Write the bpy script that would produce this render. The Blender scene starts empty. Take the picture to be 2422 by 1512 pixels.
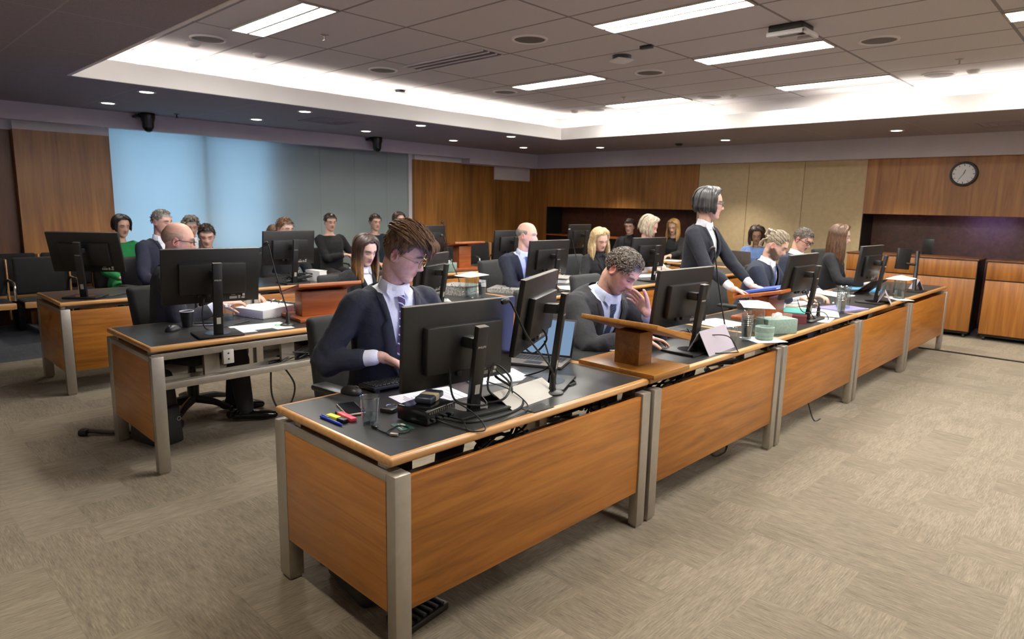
import bpy, bmesh, math, random
from math import sin, cos, pi, radians as R, sqrt, atan2
from mathutils import Vector as V, Matrix as Mx, noise, kdtree
from mathutils.bvhtree import BVHTree
random.seed(11)
COL = bpy.context.scene.collection
I4 = Mx.Identity(4)

# ------------------------------------------------------------------ helpers
class MB:
    """collects shapes into one bmesh, built as one mesh object"""
    def __init__(s): s.bm = bmesh.new()
    def _new(s, bm2, M):
        me = bpy.data.meshes.new('tmp'); bmesh.ops.transform(bm2, matrix=M, verts=bm2.verts); bm2.to_mesh(me); bm2.free()
        s.bm.from_mesh(me); bpy.data.meshes.remove(me); return s
    def box(s, c, size, rot=None, bev=0.0, seg=2):
        b = bmesh.new(); bmesh.ops.create_cube(b, size=1.0)
        bmesh.ops.scale(b, vec=size, verts=b.verts)
        if bev: bmesh.ops.bevel(b, geom=list(b.edges), offset=bev, segments=seg, profile=.5, affect='EDGES')
        M = Mx.Translation(c)
        if rot is not None: M = M @ (rot if isinstance(rot, Mx) else EUL(*rot))
        return s._new(b, M)
    def bx(s, x0, x1, y0, y1, z0, z1, bev=0.0, seg=2):
        return s.box(((x0+x1)/2, (y0+y1)/2, (z0+z1)/2), (abs(x1-x0), abs(y1-y0), abs(z1-z0)), None, bev, seg)
    def cyl(s, a, b, r0, r1=None, n=16):
        r1 = r0 if r1 is None else r1
        return s.tube([a, b], [r0, r1], n)
    def tube(s, pts, r, n=8, closed=False, flat=1.0):
        pts = [V(p) for p in pts]; m = len(pts)
        rs = r if isinstance(r, (list, tuple)) else [r]*m
        bm = s.bm; rings = []; prev = None
        for i, p in enumerate(pts):
            if closed: t = (pts[(i+1) % m]-pts[i-1])
            else: t = pts[min(i+1, m-1)]-pts[max(i-1, 0)]
            t = t.normalized() if t.length > 1e-9 else V((0, 0, 1))
            if prev is None:
                a = V((0, 0, 1)) if abs(t.z) < .9 else V((1, 0, 0))
                u = t.cross(a).normalized()
            else:
                u = (prev-t*prev.dot(t)); u = u.normalized() if u.length > 1e-6 else t.orthogonal().normalized()
            prev = u; w = t.cross(u)
            rings.append([bm.verts.new(p+(u*cos(2*pi*k/n)+w*sin(2*pi*k/n)*flat)*rs[i]) for k in range(n)])
        rr = list(range(m-1))+([m-1] if closed else [])
        for i in rr:
            A, B = rings[i], rings[(i+1) % m]
            for k in range(n): bm.faces.new((A[k], A[(k+1) % n], B[(k+1) % n], B[k]))
        if not closed: bm.faces.new(rings[0][::-1]); bm.faces.new(rings[-1])
        return s
    def lathe(s, prof, c=(0, 0, 0), n=24, M=None, cap=True):
        bm = s.bm; c = V(c); rings = []
        for r, z in prof:
            ring = []
            for k in range(n):
                p = V((r*cos(2*pi*k/n), r*sin(2*pi*k/n), z))
                ring.append(bm.verts.new((M @ p if M else p)+c))
            rings.append(ring)
        for A, B in zip(rings, rings[1:]):
            for k in range(n): bm.faces.new((A[k], A[(k+1) % n], B[(k+1) % n], B[k]))
        if cap:
            bm.faces.new(rings[0][::-1]); bm.faces.new(rings[-1])
        return s
    def prism(s, poly, z0, z1, M=I4):
        bm = s.bm
        a = [bm.verts.new(M @ V((x, y, z0))) for x, y in poly]; b = [bm.verts.new(M @ V((x, y, z1))) for x, y in poly]
        n = len(poly); bm.faces.new(a[::-1]); bm.faces.new(b)
        for k in range(n): bm.faces.new((a[k], a[(k+1) % n], b[(k+1) % n], b[k]))
        return s
    def quad(s, *ps):
        s.bm.faces.new([s.bm.verts.new(p) for p in ps]); return s
    def sphere(s, c, r, M=None, u=16, v=10):
        b = bmesh.new(); bmesh.ops.create_uvsphere(b, u_segments=u, v_segments=v, radius=1.0)
        r = (r, r, r) if not isinstance(r, (tuple, list)) else r
        bmesh.ops.scale(b, vec=r, verts=b.verts)
        return s._new(b, Mx.Translation(c) @ (M or I4))
    def xf(s, M): bmesh.ops.transform(s.bm, matrix=M, verts=s.bm.verts); return s
    def build(s, name, mat, parent=None, smooth=True, ang=40):
        me = bpy.data.meshes.new(name)
        bmesh.ops.recalc_face_normals(s.bm, faces=s.bm.faces)
        s.bm.to_mesh(me); s.bm.free()
        return link(name, me, mat, parent, smooth, ang)

def link(name, me, mat, parent=None, smooth=True, ang=40):
    o = bpy.data.objects.new(name, me); COL.objects.link(o)
    for m in (mat if isinstance(mat, (list, tuple)) else [mat]): me.materials.append(m)
    if smooth:
        me.polygons.foreach_set('use_smooth', [True]*len(me.polygons)); me.set_sharp_from_angle(angle=R(ang))
    if parent: o.parent = parent
    return o

def EUL(x, y, z): return Mx.Rotation(R(z), 4, 'Z') @ Mx.Rotation(R(y), 4, 'Y') @ Mx.Rotation(R(x), 4, 'X')
def tag(o, label, cat, group=None):
    o['label'] = label; o['category'] = cat
    if group: o['group'] = group
    return o
def thing(name, label, cat, loc=(0, 0, 0), rz=0.0, group=None):
    o = bpy.data.objects.new(name, None); COL.objects.link(o); o.empty_display_size = .1
    o.location = loc; o.rotation_euler = (0, 0, R(rz)); return tag(o, label, cat, group)
def struct(name, mb, mat, smooth=False, parent=None):
    o = mb.build(name, mat, parent, smooth)
    if parent is None: o['kind'] = 'structure'
    return o
def kids(o): return KIDS.get(o.name, [c for c in bpy.data.objects if c.parent == o])
KIDS = {}
def dup(root, loc, rz=None, label=None, group=None):
    """copy a thing with its parts and their sub-parts"""
    r = root.copy(); COL.objects.link(r); r.location = loc
    if rz is not None: r.rotation_euler = (0, 0, R(rz))
    if label: r['label'] = label
    if group: r['group'] = group
    for ch in list(root.children):
        c = ch.copy(); COL.objects.link(c); c.parent = r
        for g in list(ch.children):
            d = g.copy(); COL.objects.link(d); d.parent = c
    return r
def smoothpath(pts, n=8):
    """Catmull-Rom through points"""
    P = [V(p) for p in pts]; out = []
    for i in range(len(P)-1):
        a, b, c, d = P[max(i-1, 0)], P[i], P[i+1], P[min(i+2, len(P)-1)]
        for k in range(n):
            t = k/n
            out.append(.5*((2*b)+(-a+c)*t+(2*a-5*b+4*c-d)*t*t+(-a+3*b-3*c+d)*t**3))
    out.append(P[-1]); return out
def text(s, size, mat, parent, M, name='lettering', ext=.0004):
    cu = bpy.data.curves.new('t', 'FONT'); cu.body = s; cu.size = size; cu.extrude = ext; cu.align_x = 'CENTER'; cu.align_y = 'CENTER'
    o = bpy.data.objects.new('t', cu); COL.objects.link(o)
    dg = bpy.context.evaluated_depsgraph_get()
    me = bpy.data.meshes.new_from_object(o.evaluated_get(dg)); bpy.data.objects.remove(o); bpy.data.curves.remove(cu)
    me.transform(M); me.materials.clear()
    return link(name, me, mat, parent, False)

# ------------------------------------------------------------------ materials
def lin(c):
    f = lambda v: v/12.92 if v <= .04045 else ((v+.055)/1.055)**2.4
    return (f(c[0]/255), f(c[1]/255), f(c[2]/255), 1)
class NT:
    def __init__(s, name):
        s.m = bpy.data.materials.new(name); s.m.use_nodes = True; s.t = s.m.node_tree; s.t.nodes.clear()
        s.out = s.n('ShaderNodeOutputMaterial')
    def n(s, ty, **kw):
        nd = s.t.nodes.new(ty)
        for k, v in kw.items():
            if k.startswith('i_'): nd.inputs[k[2:].replace('_', ' ')].default_value = v
            else: setattr(nd, k, v)
        return nd
    def l(s, a, b): s.t.links.new(a, b)
    def math(s, op, a, b=None, c=None):
        nd = s.n('ShaderNodeMath', operation=op)
        for i, v in enumerate((a, b, c)):
            if v is None: continue
            if hasattr(v, 'links') or hasattr(v, 'is_linked'): s.l(v, nd.inputs[i])
            else: nd.inputs[i].default_value = v
        return nd.outputs[0]
    def mix(s, f, a, b, bt='MIX'):
        nd = s.n('ShaderNodeMix', data_type='RGBA', blend_type=bt)
        for i, v in ((0, f), (6, a), (7, b)):
            if hasattr(v, 'is_linked'): s.l(v, nd.inputs[i])
            else: nd.inputs[i].default_value = v
        return nd.outputs[2]
    def ramp(s, f, *st):
        nd = s.n('ShaderNodeValToRGB'); el = nd.color_ramp.elements
        while len(el) < len(st): el.new(.5)
        for e, (p, c) in zip(el, st): e.position = p; e.color = c
        s.l(f, nd.inputs[0]); return nd.outputs[0]
    def coords(s, kind='Object', scale=(1, 1, 1), rot=(0, 0, 0), rnd=False):
        tc = s.n('ShaderNodeTexCoord'); mp = s.n('ShaderNodeMapping')
        mp.inputs['Scale'].default_value = scale; mp.inputs['Rotation'].default_value = rot
        src = tc.outputs[kind]
        if rnd:
            oi = s.n('ShaderNodeObjectInfo'); va = s.n('ShaderNodeVectorMath', operation='MULTIPLY_ADD')
            s.l(oi.outputs['Random'], va.inputs[0]); va.inputs[1].default_value = (7, 5, 3); s.l(src, va.inputs[2]); src = va.outputs[0]
        s.l(src, mp.inputs['Vector']); return mp.outputs[0]
    def noise(s, vec, scale, detail=3, rough=.5, dist=0):
        nd = s.n('ShaderNodeTexNoise'); s.l(vec, nd.inputs['Vector'])
        nd.inputs['Scale'].default_value = scale; nd.inputs['Detail'].default_value = detail
        nd.inputs['Roughness'].default_value = rough; nd.inputs['Distortion'].default_value = dist; return nd.outputs[0]
    def pbsdf(s, col, rough=.5, metal=0, bump=None, bstr=.2, bdist=.01, **kw):
        b = s.n('ShaderNodeBsdfPrincipled')
        for nm, v in (('Base Color', col), ('Roughness', rough), ('Metallic', metal), *kw.items()):
            i = b.inputs[nm.replace('_', ' ')]
            if hasattr(v, 'is_linked'): s.l(v, i)
            else: i.default_value = v
        if bump is not None:
            bp = s.n('ShaderNodeBump'); bp.inputs['Strength'].default_value = bstr; bp.inputs['Distance'].default_value = bdist
            s.l(bump, bp.inputs['Height']); s.l(bp.outputs[0], b.inputs['Normal'])
        s.l(b.outputs[0], s.out.inputs[0]); return b

def plain(name, c, rough=.5, metal=0, var=.12, vs=9, bump=0, bs=300, **kw):
    """principled with a faint mottling so no surface is flat"""
    t = NT(name); co = t.coords(); n = t.noise(co, vs, 3)
    c = lin(c); d = tuple(x*(1-var) for x in c[:3])+(1,); e = tuple(min(1, x*(1+var)) for x in c[:3])+(1,)
    col = t.ramp(n, (.3, d), (.7, e))
    t.pbsdf(col, rough, metal, t.noise(co, bs, 2) if bump else None, bump, .004, **kw); return t.m
def wood(name, dark, mid, light, along='x', rough=.38, sc=1.0, fleck=.5, rnd=True):
    t = NT(name)
    s = {'x': (1.1, 16, 16), 'y': (16, 1.1, 16), 'z': (16, 16, .9)}[along]
    co = t.coords('Object', tuple(v*sc for v in s), rnd=rnd)
    co2 = t.coords('Object', tuple(v*sc*(.22 if v > 2 else .6) for v in s), rnd=rnd)
    g = t.noise(co, 1.6, 6, .62, .9); b = t.noise(co2, 1.3, 3, .5, .5)
    c1 = t.ramp(g, (.25, lin(dark)), (.5, lin(mid)), (.75, lin(light)))
    c2 = t.ramp(b, (.3, (.72, .72, .72, 1)), (.7, (1.15, 1.15, 1.15, 1)))
    col = t.mix(fleck, c1, t.mix(1.0, c1, c2, 'MULTIPLY'))
    t.pbsdf(col, rough, 0, g, .06, .003, Coat_Weight=.12, Coat_Roughness=.25); return t.m
def emit(name, c, st):
    t = NT(name); e = t.n('ShaderNodeEmission'); e.inputs[0].default_value = lin(c); e.inputs[1].default_value = st
    t.l(e.outputs[0], t.out.inputs[0]); return t.m
def clear(name, tint=(235, 240, 240), f=.12):
    """thin clear plastic or glass: see-through with bright glancing edges"""
    t = NT(name); tr = t.n('ShaderNodeBsdfTransparent'); tr.inputs[0].default_value = lin(tint)
    g = t.n('ShaderNodeBsdfGlossy'); g.inputs['Color'].default_value = (.95, .96, .97, 1); g.inputs['Roughness'].default_value = .06
    lw = t.n('ShaderNodeLayerWeight'); lw.inputs[0].default_value = .35
    fac = t.math('MULTIPLY_ADD', t.math('POWER', lw.outputs['Facing'], 2.0), .6, f*.5)
    mx = t.n('ShaderNodeMixShader'); t.l(fac, mx.inputs[0]); t.l(tr.outputs[0], mx.inputs[1]); t.l(g.outputs[0], mx.inputs[2])
    t.l(mx.outputs[0], t.out.inputs[0]); return t.m
def cloth(name, c, weave=900, var=.2, rough=.9, fold=.25, **kw):
    t = NT(name); co = t.coords(); n = t.noise(co, 14, 3, .6); f = t.noise(co, weave, 1)
    h = t.math('ADD', t.math('MULTIPLY', t.noise(co, 22, 2, .5, .6), 1.0), t.math('MULTIPLY', f, .04))
    c = lin(c); col = t.ramp(t.math('ADD', t.math('MULTIPLY', n, .6), t.math('MULTIPLY', f, .4)), (.3, tuple(x*(1-var) for x in c[:3])+(1,)), (.7, tuple(x*(1+var) for x in c[:3])+(1,)))
    t.pbsdf(col, rough, 0, h, fold, .02, Sheen_Weight=.02, **kw); return t.m
def attr_skin(name='skin'):
    t = NT(name); a = t.n('ShaderNodeAttribute'); a.attribute_name = 'Col'
    co = t.coords(); n = t.noise(co, 60, 3)
    col = t.mix(1.0, a.outputs[0], t.ramp(n, (.3, (.88, .85, .84, 1)), (.7, (1.08, 1.05, 1.04, 1))), 'MULTIPLY')
    t.pbsdf(col, .48, 0, t.noise(co, 500, 2), .08, .002, Subsurface_Weight=.08, Subsurface_Radius=(.012, .005, .003)); return t.m
def hairmat(name, c1, c2, streak=90):
    t = NT(name); co = t.coords('Object', (1, 1, .25)); n = t.noise(co, streak, 3, .6)
    col = t.ramp(n, (.32, lin(c1)), (.68, lin(c2)))
    t.pbsdf(col, .42, 0, n, .25, .004, Anisotropic=.4); return t.m

M = {}
M['panel'] = wood('cherry_panel', (124, 72, 18), (163, 98, 30), (188, 122, 46), 'x')
M['endpanel'] = wood('cherry_end_panel', (150, 90, 36), (180, 114, 50), (198, 132, 66), 'y', fleck=.3)
M['nosing'] = wood('light_edging', (172, 118, 64), (198, 144, 86), (216, 166, 110), 'x', rough=.3)
M['lectern'] = wood('oak_lectern', (132, 80, 26), (160, 104, 38), (184, 126, 56), 'y', rough=.4)
M['lectern_red'] = wood('red_lectern', (122, 58, 22), (158, 80, 34), (184, 108, 56), 'x', rough=.4)
M['wall'] = wood('veneer_wall', (118, 70, 26), (154, 99, 42), (178, 121, 58), 'z', sc=.55, fleck=.9, rough=.45, rnd=False)
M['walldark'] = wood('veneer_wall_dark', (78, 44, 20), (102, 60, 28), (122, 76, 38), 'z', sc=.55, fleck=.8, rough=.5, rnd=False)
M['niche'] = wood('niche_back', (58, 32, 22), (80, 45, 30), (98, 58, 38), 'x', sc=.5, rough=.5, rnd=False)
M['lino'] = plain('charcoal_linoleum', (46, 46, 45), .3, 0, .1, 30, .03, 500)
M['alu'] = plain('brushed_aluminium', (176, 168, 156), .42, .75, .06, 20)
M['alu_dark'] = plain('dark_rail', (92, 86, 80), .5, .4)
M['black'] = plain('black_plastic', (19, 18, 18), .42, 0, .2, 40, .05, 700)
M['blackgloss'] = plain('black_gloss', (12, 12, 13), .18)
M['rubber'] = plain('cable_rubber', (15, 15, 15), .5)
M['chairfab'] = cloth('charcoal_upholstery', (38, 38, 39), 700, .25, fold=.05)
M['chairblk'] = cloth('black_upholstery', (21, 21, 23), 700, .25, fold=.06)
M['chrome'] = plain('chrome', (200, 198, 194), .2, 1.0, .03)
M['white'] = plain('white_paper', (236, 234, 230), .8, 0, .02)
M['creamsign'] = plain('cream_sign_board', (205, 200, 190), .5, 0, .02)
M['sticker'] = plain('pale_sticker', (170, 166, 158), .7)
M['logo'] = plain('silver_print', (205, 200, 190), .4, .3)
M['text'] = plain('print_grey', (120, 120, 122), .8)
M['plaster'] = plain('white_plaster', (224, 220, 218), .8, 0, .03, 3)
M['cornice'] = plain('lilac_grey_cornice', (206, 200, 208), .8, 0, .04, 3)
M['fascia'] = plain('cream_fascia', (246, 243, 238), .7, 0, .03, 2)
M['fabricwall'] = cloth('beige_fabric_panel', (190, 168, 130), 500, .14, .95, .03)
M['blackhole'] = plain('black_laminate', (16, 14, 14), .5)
M['screen'] = emit('lit_screen', (150, 158, 228), 2.8)
M['clear'] = clear('clear_plastic', (248, 251, 252), .2); M['glass'] = clear('clear_glass', (244, 250, 250), .16)
M['water'] = clear('water', (244, 248, 248), .10)
M['lens'] = clear('spectacle_lens', (245, 245, 245), .05)
M['skin'] = attr_skin()
M['granite'] = None
t = NT('marbled_folder'); co = t.coords(); n = t.noise(co, 90, 4, .7)
t.pbsdf(t.ramp(n, (.38, lin((92, 90, 86))), (.5, lin((150, 148, 142))), (.62, lin((196, 192, 186)))), .55); M['marble'] = t.m
t = NT('carpet_tiles'); tc = t.n('ShaderNodeTexCoord'); sx = t.n('ShaderNodeSeparateXYZ'); t.l(tc.outputs['Object'], sx.inputs[0])
fx = t.math('FLOOR', t.math('MULTIPLY', sx.outputs[0], 4.0)); fy = t.math('FLOOR', t.math('MULTIPLY', sx.outputs[1], 4.0))
cx_ = t.n('ShaderNodeCombineXYZ'); t.l(fx, cx_.inputs[0]); t.l(fy, cx_.inputs[1])
wn = t.n('ShaderNodeTexWhiteNoise', noise_dimensions='2D'); t.l(cx_.outputs[0], wn.inputs['Vector']); par = t.math('GREATER_THAN', wn.outputs[0], .5)
ca = t.coords('Object', (9, 110, 5)); cb = t.coords('Object', (110, 9, 5))
na = t.noise(ca, 1.5, 4, .7); nb = t.noise(cb, 1.5, 4, .7)
ca2 = t.coords('Object', (3.5, 26, 2)); cb2 = t.coords('Object', (26, 3.5, 2))
na2 = t.noise(ca2, 1.0, 2, .6); nb2 = t.noise(cb2, 1.0, 2, .6)
mixf = lambda a, b: t.math('ADD', t.math('MULTIPLY', a, par), t.math('MULTIPLY', b, t.math('SUBTRACT', 1.0, par)))
st = t.math('ADD', t.math('MULTIPLY', mixf(na, nb), .74), t.math('MULTIPLY', mixf(na2, nb2), .26))
st = t.math('ADD', st, t.math('MULTIPLY_ADD', wn.outputs[0], .09, -.045))
light = t.ramp(st, (.28, lin((82, 72, 58))), (.48, lin((117, 105, 86))), (.68, lin((146, 133, 112))))
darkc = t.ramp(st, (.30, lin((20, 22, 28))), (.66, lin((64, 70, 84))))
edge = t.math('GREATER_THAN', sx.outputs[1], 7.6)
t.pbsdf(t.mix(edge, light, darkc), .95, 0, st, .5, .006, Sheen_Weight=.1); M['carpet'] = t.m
def gridmat(name, base, line, sx_, sy_, ox, oy, w, nz=.06):
    t = NT(name); tc = t.n('ShaderNodeTexCoord'); s = t.n('ShaderNodeSeparateXYZ'); t.l(tc.outputs['Object'], s.inputs[0])
    gx = t.math('ABSOLUTE', t.math('SUBTRACT', t.math('FRACT', t.math('ADD', t.math('DIVIDE', t.math('SUBTRACT', s.outputs[0], ox), sx_), 100.5)), .5))
    gy = t.math('ABSOLUTE', t.math('SUBTRACT', t.math('FRACT', t.math('ADD', t.math('DIVIDE', t.math('SUBTRACT', s.outputs[1], oy), sy_), 100.5)), .5))
    m = t.math('MAXIMUM', t.math('LESS_THAN', gx, w/sx_/2), t.math('LESS_THAN', gy, w/sy_/2))
    n = t.noise(tc.outputs['Object'], 120, 2); b = lin(base)
    col = t.ramp(n, (.3, tuple(x*(1-nz) for x in b[:3])+(1,)), (.7, tuple(x*(1+nz) for x in b[:3])+(1,)))
    t.pbsdf(t.mix(m, col, lin(line)), .9, 0, m, .6, .004); return t.m
M['tiles'] = gridmat('acoustic_tiles', (196, 191, 192), (128, 122, 122), .6, 1.2, .47, 2.2, .024)
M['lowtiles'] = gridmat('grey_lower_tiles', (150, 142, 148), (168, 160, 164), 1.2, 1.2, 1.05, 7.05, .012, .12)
# ------------------------------------------------------------------ the room
ZL, ZU, ZR = 2.58, 2.95, 2.385            # lower ceiling, raised ceiling, underside of the cornice
XW, YW = 10.5, 9.7                        # back wall, window wall
CX0, CX1, CY0, CY1 = 1.65, 8.24, -2.6, 6.95   # raised ceiling opening
XA, YA = -2.6, -3.4                       # walls behind the camera

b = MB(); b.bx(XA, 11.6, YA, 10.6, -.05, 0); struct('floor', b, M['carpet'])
b = MB()
b.bx(XA, CX0-.015, YA, YW, ZL, ZL+.04); b.bx(CX1+.015, XW+.2, YA, YW, ZL, ZL+.04); b.bx(CX0-.015, CX1+.015, CY1+.015, YW, ZL, ZL+.04); b.bx(CX0-.015, CX1+.015, YA, CY0-.015, ZL, ZL+.04)
struct('ceiling', b, M['lowtiles'])
b = MB(); b.bx(CX0-.45, CX1+.45, CY0-.45, CY1+.45, ZU, ZU+.04); struct('ceiling_raised', b, M['tiles'])
b = MB()   # upstand round the opening
b.bx(CX0-.03, CX0, CY0-.03, CY1+.03, ZL-.004, 2.755, .004); b.bx(CX1, CX1+.03, CY0-.03, CY1+.03, ZL-.004, 2.755, .004)
b.bx(CX0, CX1, CY1, CY1+.03, ZL-.004, 2.755, .004); b.bx(CX0, CX1, CY0-.03, CY0, ZL-.004, 2.755, .004)
struct('trim_1', b, M['fascia'])
b = MB()   # back of the light cove
for x in (CX0-.45, CX1+.45): b.bx(x-.02, x+.02, CY0-.45, CY1+.45, ZL+.04, ZU)
for y in (CY0-.45, CY1+.45): b.bx(CX0-.45, CX1+.45, y-.02, y+.02, ZL+.04, ZU)
struct('trim_2', b, M['plaster'])
b = MB()   # slotted air grille in the cove
for k in range(14):
    x = 1.9+k*.46
    if k in (4, 9): continue
    for z in (2.79, 2.805, 2.82): b.bx(x, x+.42, CY1+.415, CY1+.43, z, z+.006)
struct('trim_3', b, M['alu_dark'])

# walls behind the camera
b = MB(); b.bx(XA-.1, XA, YA, YW, 0, ZL); struct('wall_near', b, M['plaster'])
b = MB(); b.bx(XA, XW, YA-.1, YA, 0, ZL); struct('wall_right', b, M['plaster'])

# back wall with two niches
def panel(name, x0, x1, y0, y1, z0, z1, mat):
    b = MB(); b.bx(x0, x1, y0, y1+(.3 if name.startswith('wall_left') else 0), z0, z1); return struct(name, b, mat)
NZ = 1.535; ZT = 2.30
panel('wall_back', XW, XW+.1, 5.77, 9.9, NZ, ZT, M['wall'])
b = MB(); b.bx(XW, XW+.1, YA, 3.13, NZ, ZT); struct('wall_back_right', b, M['wall'])
b = MB()
for i in range(3):
    y0 = 3.13+i*.88; b.bx(XW, XW+.1, y0+.003, y0+.877, 0, ZT, .003)
struct('wall_back_middle', b, M['fabricwall'])
b = MB(); b.bx(XW, XW+.1, 9.19, 9.70, 0, NZ); struct('wall_back_left', b, M['wall'])
b = MB(); b.bx(XW+.02, XW+.12, YA, YW+.2, ZT, ZL+.05); struct('wall_back_top', b, M['plaster'])
for nm, y0, y1 in (('left', 5.77, 9.19), ('right', YA, 3.13)):
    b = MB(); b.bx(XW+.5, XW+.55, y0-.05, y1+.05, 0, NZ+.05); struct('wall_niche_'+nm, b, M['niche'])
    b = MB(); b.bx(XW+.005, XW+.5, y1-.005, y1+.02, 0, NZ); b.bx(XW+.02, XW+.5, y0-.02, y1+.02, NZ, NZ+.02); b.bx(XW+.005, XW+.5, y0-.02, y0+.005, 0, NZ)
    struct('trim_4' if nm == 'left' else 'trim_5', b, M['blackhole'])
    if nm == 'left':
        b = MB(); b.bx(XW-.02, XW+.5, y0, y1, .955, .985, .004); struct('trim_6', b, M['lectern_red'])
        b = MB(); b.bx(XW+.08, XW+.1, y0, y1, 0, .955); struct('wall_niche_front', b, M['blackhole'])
# bulkhead round the room
b = MB(); b.bx(XW-.1, XW+.02, YA, YW, 2.30, ZL); struct('trim_7', b, M['cornice'])
b = MB(); b.bx(XA, XW-.1, 9.38, 9.5, ZR, ZL); b.bx(8.5, XW-.1, 9.36, 9.6, 2.30, 2.40); struct('trim_8', b, M['cornice'])
# window wall
def wl(name, x0, x1, y, z0, z1, mat): return panel(name, x0, x1, y, y+.08, z0, z1, mat)
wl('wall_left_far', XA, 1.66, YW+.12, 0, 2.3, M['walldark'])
wl('wall_left_panel', 1.66, 2.655, YW, 0, 2.305, M['wall'])
wl('wall_left_strip', 1.66, 2.655, YW-.01, 2.305, ZL, M['plaster'])
wl('wall_left_top', XA, 1.66, YW+.12, 2.3, ZL, M['cornice'])
wl('wall_left_pier', 7.40, 8.50, YW-.1, 0, 2.31, M['wall'])
wl('wall_left_pier_strip', 7.40, 8.50, YW-.105, 2.31, ZL, M['plaster'])
wl('wall_left_recess', 8.50, 10.5, YW, 0, 2.30, M['wall'])
wl('wall_left_recess_strip', 9.46, 10.5, YW-.012, 2.05, 2.30, M['plaster'])
wl('wall_left_recess_top', 8.50, 10.55, YW-.02, 2.30, ZL, M['plaster'])
# window with pale roller blinds
t = NT('roller_blind'); co = t.coords(); n = t.noise(co, 700, 1)
c = t.ramp(n, (.3, lin((178, 190, 188))), (.7, lin((194, 206, 204))))
d = t.n('ShaderNodeBsdfDiffuse'); t.l(c, d.inputs[0]); tr = t.n('ShaderNodeBsdfTranslucent'); tr.inputs[0].default_value = lin((190, 210, 222))
mx = t.n('ShaderNodeMixShader'); mx.inputs[0].default_value = .38; t.l(d.outputs[0], mx.inputs[1]); t.l(tr.outputs[0], mx.inputs[2]); t.l(mx.outputs[0], t.out.inputs[0])
M['blind'] = t.m
b = MB(); b.bx(2.655, 7.33, YW+.02, YW+.024, .35, ZL)
for x in (5.62, 6.25, 6.9): b.bx(x-.004, x+.004, YW+.016, YW+.02, .35, ZL)
o = struct('window_1', b, M['blind'])
b = MB()   # window opening, mullion and wall behind the blind
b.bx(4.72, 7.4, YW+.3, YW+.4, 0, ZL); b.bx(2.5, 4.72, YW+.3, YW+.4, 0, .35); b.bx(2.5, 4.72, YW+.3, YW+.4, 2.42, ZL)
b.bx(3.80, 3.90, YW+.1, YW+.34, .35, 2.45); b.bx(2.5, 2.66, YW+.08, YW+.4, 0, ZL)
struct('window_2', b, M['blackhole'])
b = MB(); b.bx(7.33, 7.40, YW-.03, YW+.05, 0, ZL); struct('trim_9', b, M['plaster'])
b = MB(); b.bx(2.5, 7.4, YW+.02, YW+.4, ZL, ZL+.05); struct('trim_10', b, M['plaster'])
b = MB(); b.bx(2.655, 7.35, YW-.02, YW+.04, 0, .36); struct('trim_11', b, M['plaster'])
b = MB(); b.bx(8.79, 8.82, YA, 1.86, .0, .012); struct('trim_12', b, M['rubber'])

# ------------------------------------------------------------------ lamps
M['tube'] = emit('fluorescent_diffuser', (255, 251, 243), 60.0)
M['cove'] = emit('cove_tube', (255, 247, 234), 21.0)
M['downl'] = emit('downlight_glow', (255, 246, 226), 18.0)
def make_troffer(label, x, y):
    t = thing('ceiling_light', label, 'ceiling light', (x, y, ZU), 0, 'recessed fluorescent ceiling lights')
    b = MB(); b.bx(-.15, .15, -.6, -.585, -.012, 0); b.bx(-.15, .15, .585, .6, -.012, 0); b.bx(-.15, -.135, -.6, .6, -.012, 0); b.bx(.135, .15, -.6, .6, -.012, 0); b.bx(-.012, .012, -.585, .585, -.012, 0)
    b.build('frame', M['alu'], t, False)
    for s in (-1, 1):
        b = MB(); b.bx(s*.0735-.06, s*.0735+.06, -.583, .583, -.008, -.002); b.build('diffuser', M['tube'], t, False)
    return t
tr0 = make_troffer('twin-strip fluorescent ceiling light nearest the dark corner of the lowered ceiling', 2.70, 5.2)
for x, y, lb in ((4.50, 2.8, 'largest fluorescent ceiling light, cut by the top edge of the view'), (6.06, 2.8, 'fluorescent ceiling light with louvres between the white box and the big round vent'),
                 (6.06, 5.2, 'short-looking fluorescent ceiling light left of the ceiling speaker row in mid room'), (7.92, 2.8, 'fluorescent ceiling light nearest the right-hand cove'),
                 (7.92, 5.2, 'farthest fluorescent ceiling light, close to the inner cove corner')):
    dup(tr0, (x, y, ZU), 0, lb)
for x in (2.70,): dup(tr0, (x, 2.8, ZU), 0, 'added fluorescent ceiling light overhead, out of the view')  # unseen fitting added to brighten the left of the room
for x in (2.70, 4.50, 6.06, 7.92): dup(tr0, (x, .4, ZU), 0, 'added fluorescent ceiling light overhead, out of the view')  # unseen row added to light the foreground
dup(tr0, (5.2, -1.6, ZU), 0, 'added fluorescent ceiling light overhead, out of the view')  # another unseen fitting added for light from behind
M['cove2'] = emit('cove_tube_soft', (255, 247, 234), 12.0)
def cove_strip(x0, x1, y0, y1, lb):
    b = MB(); b.bx(x0, x1, y0, y1, ZL+.09, ZL+.125); o = b.build('cove_light', M['cove2'] if x0 > 8 else M['cove'], None, False); tag(o, lb, 'strip light', 'strip lights hidden in the ceiling cove')
cove_strip(1.5, 4.9, CY1+.10, CY1+.17, 'hidden strip light glowing over the left cove edge')
cove_strip(5.0, 8.5, CY1+.10, CY1+.17, 'hidden strip light glowing toward the inner cove corner')
cove_strip(CX1+.10, CX1+.17, 4.3, 6.9, 'hidden strip light glowing right of the inner cove corner')
cove_strip(CX1+.10, CX1+.17, -2.0, 3.1, 'hidden strip light glowing at the right end of the cove')
cove_strip(CX0-.17, CX0-.10, -2.0, 6.9, 'hidden strip light behind the dark lowered ceiling edge')
t = thing('downlight', 'recessed round downlight in the dark lowered ceiling', 'downlight', (2.39, 7.4, ZL), 0, 'downlights in the lowered ceiling')
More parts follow.
